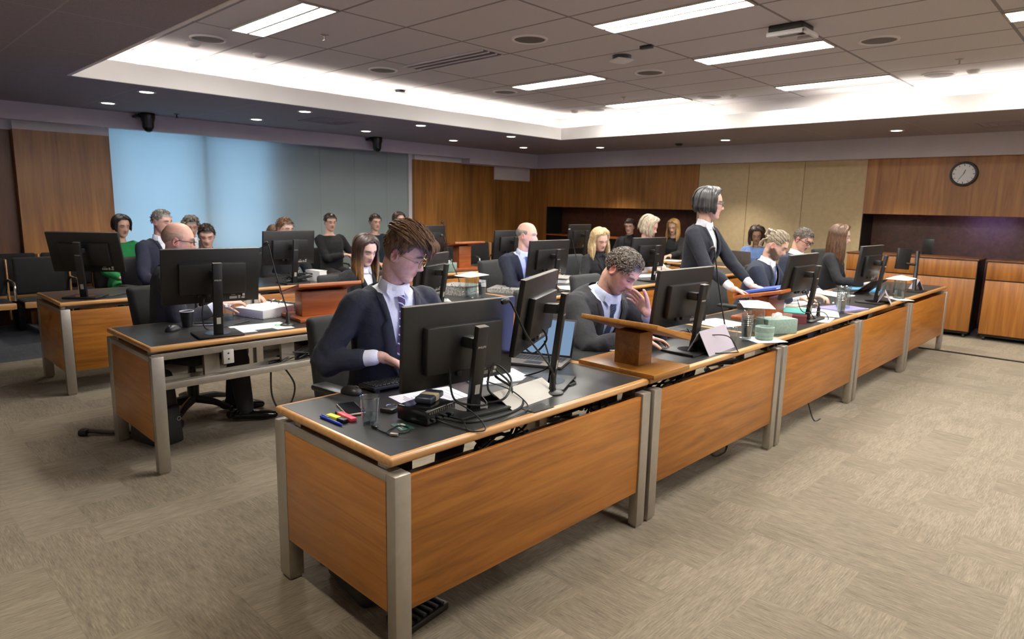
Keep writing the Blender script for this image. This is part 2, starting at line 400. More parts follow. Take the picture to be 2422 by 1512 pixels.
b = MB(); b.lathe([(.062, -.001), (.075, -.006), (.085, -.004), (.088, 0)], n=24, cap=False); b.build('rim', M['plaster'], t)
b = MB(); b.lathe([(.0, -.003), (.03, -.0032), (.062, -.0025)], n=24, cap=False); b.build('lamp', M['downl'], t)
def spot(x, y, p=14):
    l = bpy.data.lights.new('downlight_beam', 'SPOT'); l.energy = p; l.spot_size = R(95); l.spot_blend = .6; l.color = (1, .9, .74); l.shadow_soft_size = .05
    o = bpy.data.objects.new('downlight_beam', l); COL.objects.link(o); o.location = (x, y, ZL-.02)
DL = [(2.39, 7.4), (2.38, 8.63), (4.09, 7.38), (4.09, 8.63), (5.76, 7.33), (5.74, 8.6), (7.4, 8.56), (7.47, 7.3), (8.98, 8.46), (9.67, 7.26), (9.6, 4.88), (9.6, 2.57), (9.6, .3)]
DLN = ['on the left, nearer the cove', 'at far left, nearer the window wall', 'second along the cove edge', 'second along the window wall, above the blue blind', 'third along the cove edge', 'third along the window wall, left of the second camera',
       'along the window wall right of the second camera', 'fourth along the cove edge', 'nearest the far corner', 'just right of the inner cove corner', 'above the beige wall panels', 'above the wall clock', 'beyond the right edge of the view']
for i, (x, y) in enumerate(DL):
    lb = 'recessed round downlight '+DLN[i]
    if i == 0: t['label'] = lb
    else: dup(t, (x, y, ZL), 0, lb)
    spot(x, y, 135 if i >= 9 else 70 if i in (1, 3, 5, 6, 8) else 24)

for x, y in ((.5, 2.0), (.5, -.4), (-1.2, 2.6), (-.9, 5.2)):  # unseen downlights added to brighten the carpet at left
    dup(t, (x, y, ZL), 0, 'added recessed round downlight overhead near the camera, out of the view'); spot(x, y, 75)
# ceiling speakers, detectors, camera domes, vents
t = thing('ceiling_speaker', 'x', 'ceiling speaker', (2.57, 6.29, ZU), 0, 'round ceiling speakers')
b = MB(); b.lathe([(.13, -.004), (.14, -.014), (.152, -.012), (.156, 0)], n=32, cap=False); b.build('rim', M['plaster'], t)
b = MB(); b.lathe([(.0, -.009), (.08, -.009), (.135, -.005)], n=32, cap=False); b.build('grille', plain('speaker_mesh', (96, 90, 86), .8, 0, .25, 400), t)
for i, (x, y, lb) in enumerate(((2.57, 6.29, 'beside the twin-strip light at upper left'), (4.37, 6.21, 'left of the slotted air vent'), (4.38, 4.08, 'in mid ceiling, between two grid lines at top centre'), (6.15, 6.13, 'small-looking, under the short light in mid room'),
     (6.21, 4.06, 'right of the white ceiling access point'), (6.21, 1.87, 'dark and large at upper right'), (8.01, 6.13, 'farthest, by the inner cove corner'), (7.96, 4.29, 'right of the farthest light'), (8.05, 1.83, 'by the right-hand cove'))):
    if i == 0: t['label'] = 'round ceiling speaker '+lb
    else: dup(t, (x, y, ZU), 0, 'round ceiling speaker '+lb)
def disc(name, label, cat, x, y, prof, mat=None, z=ZU, group=None):
    b = MB(); b.lathe(prof, n=24); o = b.build(name, mat or M['plaster']); o.location = (x, y, z); return tag(o, label, cat, group)
SD = [(.0, -.035), (.03, -.035), (.045, -.028), (.06, -.012), (.065, 0)]
for x, y, lb in ((2.55, 6.57, 'small round smoke detector beside the speaker at upper left'), (3.16, 6.53, 'small white smoke detector between upper-left speaker and vent'), (7.96, 6.47, 'tiny smoke detector near the inner cove corner'),
                 (8.05, 4.0, 'small grey smoke detector right of the farthest light'), (8.05, 1.53, 'white smoke detector with red dot near right cove')):
    disc('smoke_detector', lb, 'smoke detector', x, y, SD)
SP = [(.0, -.05), (.018, -.05), (.018, -.045), (.008, -.042), (.008, -.012), (.03, -.008), (.04, 0)]
for x, y, lb in ((3.17, 5.35, 'sprinkler head in the tile right of the twin-strip light'), (7.38, 5.19, 'sprinkler head beside the farthest light'), (7.41, 1.53, 'sprinkler head at upper right of the ceiling')):
    disc('sprinkler_head', lb, 'sprinkler', x, y, SP, M['alu'])
for x, y, r, lb in ((5.27, 7.12, .085, 'black-backed dome unit hanging in the bright cove'), (5.39, 3.84, .12, 'white rounded wireless access point on a black mount in mid ceiling')):
    t = thing('ceiling_dome', lb, 'ceiling device', (x, y, ZU), 20)
    b = MB(); b.lathe([(.0, -.03), (r*.7, -.03), (r*.75, 0)], n=24); b.build('mount', M['black'], t)
    b = MB(); b.lathe([(.0, -.065), (r*.7, -.062), (r, -.048), (r*.96, -.034), (r*.6, -.03)], n=4 if r > .1 else 24); b.build('cover', M['plaster'], t)
t = thing('ceiling_bracket', 'white open-ended bracket box on a black mount at upper right ceiling', 'ceiling device', (5.37, 2.25, ZU), 0)
b = MB(); b.bx(-.13, .1, -.13, .13, -.05, 0, .01); b.build('mount', M['black'], t)
b = MB(); b.bx(-.14, .14, -.16, -.13, -.085, -.05, .01); b.bx(-.14, -.11, -.16, .14, -.085, -.05, .01); b.bx(.11, .14, -.16, .0, -.085, -.05, .01); b.build('cover', M['plaster'], t)
b = MB(); b.bx(-.02, .02, -.06, .06, -.03, 0, .004); o = b.build('ceiling_sensor', M['black']); o.location = (5.19, 3.44, ZU); tag(o, 'small black sensor box on the ceiling grid, beside the access point', 'ceiling sensor')
t = thing('air_vent', 'dark linear slot air vent in the ceiling left of centre', 'vent', (4.52, 5.28, ZU))
b = MB(); b.bx(-.14, .14, -.6, .6, -.004, 0); b.build('backing', M['alu_dark'], t)
for x in (-.13, -.05, .05, .13):
    b = MB(); b.bx(x-.012, x+.012, -.6, .6, -.014, -.002); b.build('blade', M['cornice'], t)
for x, y, lb in ((4.75, 7.95, 'faint square air diffuser in the lowered ceiling left of the second camera'), (9.55, 1.4, 'faint square air diffuser in the lowered ceiling above the clock')):
    t = thing('air_diffuser', lb, 'vent', (x, y, ZL))
    b = MB()
    for s in (.28, .2, .12):
        for q in (-1, 1): b.bx(-s, s, q*s-.012, q*s+.012, -.008, 0); b.bx(q*s-.012, q*s+.012, -s, s, -.008, 0)
    b.build('louvre', M['lowtiles'], t)
t = thing('wall_camera', 'black dome camera under the cornice above the blue blind', 'camera', (2.97, 9.22, ZL))
b = MB(); b.bx(-.14, .02, .02, .12, -.06, -.03, .005); b.bx(-.07, .07, -.05, .14, -.05, 0, .01); b.build('bracket', M['black'], t)
b = MB(); b.lathe([(.085, 0), (.085, -.06), (.07, -.11), (.066, -.17), (.05, -.21), (.02, -.228), (0, -.23)], n=24, cap=False); b.build('dome', M['blackgloss'], t)
dup(t, (6.36, 9.22, ZL), 0, 'black dome camera under the cornice right of the grey blind')
disc('ceiling_sensor', 'small dark sensor hanging from the lowered ceiling above the beige panels', 'ceiling sensor', 9.75, 5.75, SD, M['black'], ZL)
disc('sprinkler_head', 'dark sprinkler beside the left dome camera', 'sprinkler', 3.22, 8.95, SP, M['black'], ZL)

# wall clock
t = thing('wall_clock', 'round black-rimmed wall clock with white face on the right wood wall', 'clock', (XW-.02, 1.95, 2.075))
CM = Mx.Rotation(R(-90), 4, 'Y')
b = MB(); b.lathe([(.128, .03), (.135, .038), (.152, .036), (.158, .02), (.158, -.02), (.1, -.02)], n=40, cap=False, M=CM); b.build('rim', M['black'], t)
f = MB().lathe([(0, .022), (.13, .022)], n=40, cap=False, M=CM).build('dial', plain('clock_face', (226, 224, 226), .6, 0, .02), t)
b = MB()
for k in range(12):
    a = k*pi/6; b.box((-.0235, sin(a)*.112, cos(a)*.112), (.001, .006 if k % 3 else .009, .022), (math.degrees(-a), 0, 0))
b.build('hour_marks', M['black'], f)
for nm, a, L, w in (('hour_hand', 18, .06, .009), ('minute_hand', 214, .095, .006)):
    b = MB(); aa = R(a); b.box((-.026, -sin(aa)*L*.4, cos(aa)*L*.4), (.001, w, L*1.1), (a, 0, 0)); b.build(nm, M['black'], f)

# sideboards on castors in front of the right niche
def sideboard(y0, y1, lb):
    w = y1-y0
    t = thing('sideboard', lb, 'cabinet', (9.98, y0, 0), 0, 'wooden sideboards by the right niche')
    MB().bx(.02, .5, 0, w, .075, .985, .004).build('carcass', M['black'], t)
    MB().bx(-.005, .5, -.01, w+.01, .985, 1.005, .004).build('top', M['walldark'], t)
    MB().bx(0, .02, .005, w-.005, .765, .98, .003).build('drawer_front', M['cab'], t)
    MB().bx(0, .02, .005, w-.005, .085, .75, .003).build('door', M['cab'], t)
    MB().bx(.04, .46, .02, w-.02, .05, .075).build('plinth', M['black'], t)
    for y in (.06, w-.06):
        for x in (.06, .42):
            MB().cyl((x, y-.012, .026), (x, y+.012, .026), .026).cyl((x, y, .03), (x, y, .06), .012).build('castor', M['black'], t)
    return t
M['cab'] = wood('cherry_cabinet', (122, 70, 24), (160, 98, 38), (184, 120, 54), 'z', sc=.7, fleck=.7)
sideboard(1.585, 3.12, 'cherry wood sideboard on castors, directly behind the end of the front desks')
sideboard(-.25, 1.49, 'cherry wood sideboard on castors, cut by the right edge of the view')
# ------------------------------------------------------------------ desks
H = .735; DD = .82
def make_desk(label, x, y, w, group, left_end=False, right_end=False, front=True):
    t = thing('desk', label, 'desk', (x, y, 0), 0, group)
    # top: dark linoleum let into a rounded light wood edging
    MB().bx(0 if not left_end else .005, w, .03, DD, H-.032, H-.001, .011, 3).build('edging', M['nosing'], t)
    MB().bx(.024, w-.024, .056, DD-.026, H-.004, H, .0).build('desktop', M['lino'], t, False)
    zl = .682
    def leg(x0, x1, y0, y1):
        MB().bx(x0, x1, y0, y1, .012, zl, .004).bx(x0+.008, x1-.008, y0+.008, y1-.008, 0, .014).build('leg', M['alu'], t)
    leg(0, .066, 0, .05); leg(w-.066-.03, w-.03, 0, .05)
    leg(0, .066, DD-.085, DD-.005); leg(w-.066-.03, w-.03, DD-.085, DD-.005)
    for q, e in ((0, left_end), (w-.096, right_end)):
        if e:
            xo = 0 if q == 0 else w-.03-.02
            MB().bx(xo, xo+.02, .052, DD-.09, .187, .652, .002).build('end_panel', M['endpanel'], t)
            MB().bx(q, q+.066, .05, DD-.085, .652, zl, .003).build('end_rail', M['alu'], t)
        for y in (.10, DD-.16):
            MB().bx(q+.02, q+.05, y-.022, y+.022, zl-.03, H-.032).build('spacer', M['alu_dark'] if not e else M['alu'], t)
    # under-top frame
    MB().bx(.05, w-.08, .11, .15, zl-.012, H-.033, .003).bx(.05, w-.08, DD-.15, DD-.11, zl-.012, H-.033, .003).build('top_rail', M['alu'], t)
    if front:
        MB().bx(.069, w-.099, .008, .028, .187, .668, .003).build('modesty_panel', M['panel'], t)
        MB().bx(.08, w-.11, .30, .37, .46, .466).bx(.08, w-.11, .368, .374, .46, .50).build('cable_tray', M['alu'], t)
    else:
        MB().bx(.02, w-.05, .055, .085, .648, .688, .003).build('front_rail', M['alu'], t)
        MB().bx(.05, w-.08, .06, .12, .472, .512, .004).bx(.05, w-.08, .12, .26, .472, .478).bx(.05, w-.08, .255, .26, .472, .50).build('cable_tray', M['alu'], t)
        for xx in (.33, .82):
            MB().bx(xx, xx+.09, .13, .16, .50, .69).build('bracket', M['alu'], t)
        s = MB().bx(.41, .475, .045, .075, .575, .66, .004).build('socket', M['sticker'], t)
        for z in (.6, .635): MB().bx(.438, .446, .043, .046, z, z+.008).build('socket_hole', M['black'], s)
    return t
ROW1 = [1.19, 2.72, 4.26, 5.80, 7.34, 8.93]
D1L = ['nearest desk of the front row, with light metal end frame and wood end panel', 'second desk of the front row, under the small oak lectern', 'third desk of the front row, under the tissue box', 'fourth desk of the front row, under the row of jugs', 'last desk of the front row, nearest the sideboards']
for i in range(5):
    make_desk(D1L[i], ROW1[i], 1.652, ROW1[i+1]-ROW1[i]-.004, 'front row of desks', i == 0, i == 4)
D2L = ['open-fronted desk at the left of the second row with a bare metal beam', 'second-row desk behind the young man, under the ring folders', 'second-row desk behind the man resting his head', 'second-row desk behind the standing woman', 'second-row desk at the right end']
for i in range(5):
    make_desk(D2L[i], ROW1[i]-.01, 3.875, ROW1[i+1]-ROW1[i]-.004, 'second row of desks', i == 0, i == 4, i != 0)
D3L = ['third-row desk at far left with wood front and metal end frame', 'third-row desk behind the left lectern', 'third-row desk under the far lectern', 'third-row desk behind the bald man in blue tie']
for i in range(4):
    make_desk(D3L[i], ROW1[i]+.02, 5.985, ROW1[i+1]-ROW1[i]-.004, 'third row of desks', i == 0, i == 3)
# side desks along the back wall, facing into the room
for y, lb in ((4.05, 'side desk by the beige panels, under the grey laptop'), (5.5, 'side desk by the left niche, in front of the fair-haired young woman')):
    t = make_desk(lb, 9.05, y+1.4, 1.4, 'side desks along the back wall', True, True); t.rotation_euler = (0, 0, R(-90))

# ------------------------------------------------------------------ monitors
def make_monitor(label, x, y, zc=1.06, yaw=90, tilt=6, lean=.045, base_off=.0, brand=True, half=None):
    """screen looks along local +y; zc is the height of the screen centre"""
    t = thing('monitor', label, 'monitor', (x, y, H), yaw-90, 'black computer monitors on the desks')
    zc -= H
    MB().bx(-.13, .13, -.10, .12, 0, .014, .005).build('base', M['black'], t)
    MB().cyl((0, 0, .0142), (0, 0, .0152), .075, n=32).build('base_ring', M['blackgloss'], t)
    top = zc+.085; a = math.atan2(lean, top)
    CM = Mx.Translation((0, -.012, 0)) @ Mx.Rotation(a, 4, 'X')
    c = MB().bx(-.026, .026, -.013, .013, .008, top/cos(a), .002).xf(CM).build('column', M['black'], t)
    MB().bx(-.025, .025, -.0145, .0145, top/cos(a), top/cos(a)+.003).xf(CM).build('column_cap', M['alu_dark'], t)
    MB().bx(-.012, .012, -.0135, -.012, .075, .115).xf(CM).build('cable_hole', M['sticker'], c)
    yb = -lean*(zc/top)
    MB().box((0, yb+.055, zc+.015), (.05, .1, .045), None, .006).build('arm', M['black'], t)
    TM = Mx.Translation((0, yb+.115, zc)) @ Mx.Rotation(R(tilt), 4, 'X')
    p = MB().bx(-.278, .278, -.012, .012, -.168, .168, .003).xf(TM).build('panel', M['black'], t)
    MB().bx(-.19, .19, -.045, -.011, -.105, .085, .006).xf(TM).build('rear_housing', M['black'], t)
    MB().bx(-.277, .277, -.011, .0125, .1665, .1695, .001).xf(TM).build('top_edge', M['alu_dark'], p)
    MB().bx(-.268, .268, .0121, .0128, -.152, .16).xf(TM).build('screen', M['screen'], p, False)
    q = MB(); q.bx(.10, .145, -.0130, -.0118, -.15, -.134); q.bx(.11, .135, -.0130, -.0118, -.128, -.122); q.bx(.152, .165, -.0130, -.0118, -.15, -.13); q.bx(.172, .192, -.0130, -.0118, -.15, -.14); q.bx(.178, .192, -.0130, -.0118, -.135, -.12)
    q.xf(TM).build('rating_label', M['sticker'], p, False)
    for xx in (-.08, -.03): MB().bx(xx-.012, xx+.012, -.045, -.025, -.125, -.105, .003).xf(TM).build('port_plug', M['black'], p)
    if brand:
        text('PHILIPS', .0125, M['logo'], c, CM @ Mx.Translation((0, -.0142, top*.78)) @ Mx.Rotation(R(90), 4, 'X'), 'brand_lettering')
    return t
MON = [
 ('big black monitor nearest the camera, hiding the young man\'s hands', 1.745, 1.90, .998, 86, 3),
 ('black monitor turned edge-on, between the young man and the man resting his head', 2.285, 1.955, 1.075, 116, 8),
 ('large black monitor just right of the man resting his head', 3.43, 1.865, 1.045, 87, 6.5),
 ('black monitor in front of the bearded man with a bun', 5.15, 1.86, 1.065, 90, 9),
 ('black monitor in front of the long-haired woman', 6.66, 1.81, 1.085, 88, 5),
 ('black monitor on the open-fronted desk, in front of the bald man in spectacles', 1.61, 4.03, 1.09, 82, 10),
 ('black monitor tilted back on the far-left desk', 1.44, 6.23, 1.10, 50, 15),
 ('black monitor left of the young woman in white shirt', 3.23, 6.15, 1.085, 92, 6),
 ('black monitor hiding the lower face of the bald man in blue tie', 4.88, 4.16, 1.056, 88, 6.8),
 ('black monitor in front of the grey-blonde woman', 6.51, 4.08, 1.052, 82, 5),
 ('black monitor partly hidden by the young man\'s shoulder', 3.44, 4.14, .985, 115, 9),
 ('black monitor behind the bald man in blue tie', 6.55, 6.32, 1.04, 84, 5),
 ('black monitor left of the blonde woman\'s head', 7.55, 5.9, 1.13, 95, 5),
 ('black monitor just right of the young man\'s hair, at the back', 5.06, 6.25, 1.12, 92, 5),
]
mon0 = None
for i, (lb, x, y, zc, yaw, tilt) in enumerate(MON):
    make_monitor(lb, x, y, zc, yaw, tilt, .05, brand=i < 10)

# slim stand with a black square head at the end of the front row
t = thing('visualiser', 'slim dark stand with a black square head at the end of the front row', 'visualiser', (8.0, 1.80, H), 0)
MB().bx(-.1, .12, -.1, .1, 0, .014, .004).build('base', M['black'], t)
MB().tube([(0, 0, .01), (.10, .03, .42)], .02, 6).build('column', M['black'], t)
MB().box((.23, -.03, .475), (.03, .18, .17), (0, 0, -45), .02).build('head', M['black'], t)
MB().tube([(.07, .02, .28), (-.04, .10, .29)], .016, 6).build('arm', M['black'], t)
MB().box((-.06, .12, .34), (.03, .17, .22), (4, 0, 60), .006).build('display', M['black'], t)

# ------------------------------------------------------------------ chairs
def make_chair(label, x, y, yaw, group='charcoal office chairs', bh=.95, mat=None, seat=.5):
    """office swivel chair; the sitter faces local +y"""
    mat = mat or M['chairfab']
    t = thing('office_chair', label, 'chair', (x, y, 0), yaw-90, group)
    MB().bx(-.24, .24, -.22, .25, seat-.075, seat-.005, .03, 3).build('seat', mat, t)
    b = MB(); b.bx(-.21, .21, -.035, .035, seat+.05, bh, .03, 3)
    for v in b.bm.verts: v.co.y += -.262-.10*max(0, (v.co.z-seat)/.5)**1.5+.30*v.co.x**2*1.2; v.co.x *= 1-.10*max(0, (v.co.z-seat)/.5)
    b.build('backrest', mat, t)
    MB().tube(smoothpath([(0, 0, seat-.08), (0, -.2, seat-.08), (0, -.29, seat-.02), (0, -.31, seat+.2)], 4), .025, 8).build('back_stem', M['black'], t)
    MB().cyl((0, 0, .12), (0, 0, seat-.07), .028).cyl((0, 0, .1), (0, 0, .28), .04).build('gas_column', M['black'], t)
    for s in (-1, 1):
        MB().tube([(s*.22, .0, seat-.06), (s*.29, .0, seat-.06), (s*.29, .0, seat+.17)], .02, 8).build('arm_post', M['black'], t)
        MB().bx(s*.29-.045, s*.29+.045, -.12, .13, seat+.17, seat+.2, .013, 2).build('armrest', M['black'], t)
    for k in range(5):
        a = k*2*pi/5+.4; d = V((cos(a), sin(a), 0))
        l = MB().tube([d*.02+V((0, 0, .12)), d*.17+V((0, 0, .11)), d*.3+V((0, 0, .075))], [.03, .025, .018], 8).build('base_leg', M['black'], t)
        e = V((-sin(a), cos(a), 0)); c = d*.3+V((0, 0, .028))
        MB().cyl(c-e*.022, c+e*.022, .028).cyl(c+V((0, 0, .0)), c+V((0, 0, .05)), .012).build('castor', M['rubber'], l)
    return t
def make_gallery_chair(label, x, y):
    t = thing('gallery_chair', label, 'chair', (x, y, 0), 0, 'black gallery chairs along the window wall')   # sitter faces -y
    MB().bx(-.25, .25, -.24, .2, .36, .44, .03, 3).build('seat', M['chairblk'], t)
    MB().bx(-.255, .255, -.262, -.236, .37, .435, .008).build('seat_edge', M['nosing'], t)
    b = MB(); b.bx(-.25, .25, .18, .25, .47, .87, .025, 3)
    for v in b.bm.verts: v.co.y += .08*(v.co.z-.47)
    b.build('backrest', M['chairblk'], t)
    MB().bx(.258, .272, .17, .26, .2, .86, .004).build('side_batten', M['nosing'], t)
    MB().bx(-.03, .03, -.1, .2, 0, .37, .01).build('pedestal', M['black'], t)
    MB().tube(smoothpath([(.265, .2, .45), (.265, .18, .62), (.265, 0, .64), (.265, -.16, .62), (.265, -.18, .45)], 6), .014, 8).build('arm_loop', M['chrome'], t)
    return t
# ------------------------------------------------------------------ people
def lerp_tab(tab, z):
    if z >= tab[0][0]: return tab[0][1:]
    for a, b in zip(tab, tab[1:]):
        if z >= b[0]:
            k = (z-b[0])/(a[0]-b[0]); return tuple(q+(p-q)*k for p, q in zip(a[1:], b[1:]))
    return tab[-1][1:]
#        z     back   front  half-width
HTAB = [(.122, -.018, -.006, .006), (.118, -.045, .022, .030), (.108, -.068, .046, .048), (.09, -.086, .064, .062), (.065, -.098, .079, .0715), (.04, -.102, .087, .0765), (.022, -.101, .089, .077),
        (.005, -.098, .083, .0755), (-.015, -.09, .083, .0735), (-.035, -.078, .083, .069), (-.052, -.064, .082, .064), (-.066, -.05, .0805, .060), (-.08, -.034, .078, .055), (-.095, -.01, .078, .046), (-.108, .018, .074, .033), (-.116, .038, .066, .017), (-.119, .05, .058, .004)]
def gs(x, m, s): return math.exp(-((x-m)/s)**2)
def sstep(a, b, x):
    t = min(1, max(0, (x-a)/(b-a))); return t*t*(3-2*t)
def mixc(a, b, k): return tuple(x+(y-x)*k for x, y in zip(a, b))
def head_geo(bm, cl, HM, P):
    """head in its own frame (+x face, +y its left, +z up) moved by HM; P: colours and options"""
    nz, na = 62, 72; rings = []
    skin, lip, brow = P['skin'], P['lip'], P['brow']; fem = P['fem']
    for i in range(nz):
        z = .122-(.241)*((i/(nz-1))**1.0)
        xb, xf, w = lerp_tab(HTAB, z)
        if fem: w *= .96-.05*sstep(-.04, -.1, z)
        xc = (xb+xf)/2; hl = (xf-xb)/2; ring = []
        for k in range(na):
            a = 2*pi*k/na; c, s = cos(a), sin(a)
            ex = 2.25 if c > 0 else 2.05
            rr = (abs(c)**ex+abs(s)**ex)**(-1/ex)
            x, y = xc+hl*c*rr, w*s*rr
            fr = sstep(.0, .6, c)
            ay = abs(y); col = skin
            if fr > 0:
                nose = (.006*sstep(.03, .0, z)+.019*gs(z, -.03, .014)+.011*gs(z, -.012, .016))*sstep(-.048, -.038, z)
                dx = nose*gs(y, 0, .0085+.006*gs(z, -.032, .012))+.006*gs(z, -.033, .008)*gs(ay, .013, .006)
                dx -= .0125*gs(ay, .031, .017)*gs(z, .006, .012); dx += .0075*gs(ay, .031, .012)*gs(z, .004, .009)
                dx += .0045*gs(z, .024, .008)*gs(ay, .03, .025)*(0.5 if fem else 1)
                dx += .004*gs(ay, .046, .016)*gs(z, -.02, .016)
                dx += .0055*gs(z, -.0545, .0055)*gs(y, 0, .018)+.0065*gs(z, -.067, .006)*gs(y, 0, .017)
                dx -= .0045*gs(z, -.0605, .0022)*gs(y, 0, .022); dx -= .003*gs(z, -.079, .006)*gs(y, 0, .03)
                dx += .004*gs(z, -.099, .011)*gs(y, 0, .016); dx -= .003*gs(z, -.046, .004)*gs(y, 0, .006)
                x += dx*fr
                # colour
                m = max(gs(z, -.055, .0045)*gs(y, 0, .020), gs(z, -.067, .005)*gs(y, 0, .018)); col = mixc(col, lip, min(1, m*1.3)*fr)
                col = mixc(col, mixc(lip, (.12, .03, .03), .7), .8*gs(z, -.0608, .0022)*gs(y, 0, .021)*fr)
                col = mixc(col, P['cheek'], .5*gs(ay, .045, .02)*gs(z, -.022, .02)*fr)
                col = mixc(col, P['cheek'], .35*gs(y, 0, .016)*gs(z, -.028, .014)*fr)
                col = mixc(col, mixc(skin, (.1, .04, .03), .6), .5*gs(ay, .031, .019)*gs(z, .01, .007)*fr)
                bz = .027-.10*max(0, ay-.04)**1.0+.02*min(0, ay-.022)
                col = mixc(col, brow, min(1, 1.5*gs(z, bz, .0052)*sstep(.011, .017, ay)*sstep(.06, .048, ay))*fr)
                if P['eyes'] == 'open':
                    e = gs(ay, .031, .0125)**1.0*gs(z, .004, .0056)
                    col = mixc(col, (.75, .73, .72), sstep(.45, .6, e)*fr); col = mixc(col, (.03, .025, .02), sstep(.6, .75, gs(ay, .031+P.get('gaze', 0)*(1 if y > 0 else -1), .0065)*gs(z, .004, .0062))*fr)
                    col = mixc(col, (.03, .02, .015), min(1, 1.3*gs(z, .0105, .0024)*gs(ay, .031, .014))*fr)
                else:
                    col = mixc(col, (.035, .02, .015), min(1, 1.4*gs(z, -.0015-.06*abs(ay-.031)*.3, .0028)*gs(ay, .031, .014))*fr)
            if P['beard'] > 0:
                zb = -.047+.04*sstep(.075, .0, x); bm_ = sstep(zb, zb-.012, z)*sstep(-.045, -.015, x)*(1-gs(z, -.061, .009)*gs(y, 0, .022))
                bm_ = max(bm_, gs(z, -.046, .006)*gs(y, 0, .026)*fr)
                col = mixc(col, P['beardc'], P['beard']*min(1, bm_))
            if P['scalp']:
                hl_ = .055-.10*sstep(.05, -.02, x)
                if z > hl_ and not P['bald']: col = mixc(col, P['scalp'], sstep(hl_, hl_+.015, z))
            v = bm.verts.new(HM @ V((x, y, z))); v[cl] = (*col, 1); ring.append(v)
        rings.append(ring)
    for A, B in zip(rings, rings[1:]):
        for k in range(na): bm.faces.new((A[k], A[(k+1) % na], B[(k+1) % na], B[k]))
    bm.faces.new(rings[0][::-1]); bm.faces.new(rings[-1])
    # ears
    for s in (-1, 1):
        rr = []
        for j, (sc, out) in enumerate(((.55, .062), (1.0, .074), (1.06, .083), (.9, .087), (.62, .081), (.35, .079))):
            r = []
            for k in range(14):
                a = 2*pi*k/14
                px = -.012+cos(a)*.017*sc-.010*(out-.07)*30*.1; pz = -.004+sin(a)*(.031 if sin(a) > 0 else .029)*sc
                px += -.2*(pz)*.0-.006*(out-.07)/.015
                v = bm.verts.new(HM @ V((px, s*out, pz))); v[cl] = (*mixc(skin, P['cheek'], .75 if j < 4 else .9), 1); r.append(v)
            rr.append(r)
        for A, B in zip(rr, rr[1:]):
            for k in range(14): bm.faces.new((A[k], A[(k+1) % 14], B[(k+1) % 14], B[k]))
        bm.faces.new(rr[0]); bm.faces.new(rr[-1])

def frame(t):
    a = V((0, 0, 1)) if abs(t.z) < .9 else V((1, 0, 0)); u = t.cross(a).normalized(); return u, t.cross(u)
def limb(bm, pts, rads, n=12, cl=None, col=None, sub=3, flat=None):
    """rounded tapering tube through pts (radius per point)"""
    P, Rr = [], []
    SP = smoothpath(pts, sub) if sub > 1 and len(pts) > 2 else [V(p) for p in pts]
    for i, p in enumerate(SP):
        k = i/(len(SP)-1)*(len(rads)-1); j = min(int(k), len(rads)-2); P.append(p); Rr.append(rads[j]+(rads[j+1]-rads[j])*(k-j))
    d0 = (P[0]-P[1]).normalized(); d1 = (P[-1]-P[-2]).normalized()
    A = [(P[0]+d0*Rr[0]*q, Rr[0]*sqrt(1-q*q)) for q in (.97, .75, .4)]; B = [(P[-1]+d1*Rr[-1]*q, Rr[-1]*sqrt(1-q*q)) for q in (.4, .75, .97)]
    S = A+list(zip(P, Rr))+B; prev = None; rings = []
    for i, (p, r) in enumerate(S):
        t = (S[min(i+1, len(S)-1)][0]-S[max(i-1, 0)][0]).normalized()
        if prev is None: u, w = frame(t)
        else: u = (prev-t*prev.dot(t)).normalized()
        prev = u; w = t.cross(u); ring = []
        for k in range(n):
            o = (u*cos(2*pi*k/n)+w*sin(2*pi*k/n))*r
            if flat: o = o-flat[0]*o.dot(flat[0])*(1-flat[1])
            v = bm.verts.new(p+o)
            if cl: v[cl] = (*col, 1)
            ring.append(v)
        rings.append(ring)
    for a, b in zip(rings, rings[1:]):
        for k in range(n): bm.faces.new((a[k], a[(k+1) % n], b[(k+1) % n], b[k]))
    bm.faces.new(rings[0][::-1]); bm.faces.new(rings[-1])
def loft(bm, secs, n=28, cl=None, col=None):
    """secs: (centre, half-axis vector a, half-axis vector b)"""
    rings = []
    for c, a, b in secs:
        r = []
        for k in range(n):
            x, y = cos(2*pi*k/n), sin(2*pi*k/n); q = (abs(x)**2.3+abs(y)**2.3)**(-1/2.3)
            v = bm.verts.new(c+(a*x+b*y)*q)
            if cl: v[cl] = (*col, 1)
            r.append(v)
        rings.append(r)
    for a, b in zip(rings, rings[1:]):
        for k in range(n): bm.faces.new((a[k], a[(k+1) % n], b[(k+1) % n], b[k]))
    bm.faces.new(rings[0][::-1]); bm.faces.new(rings[-1])
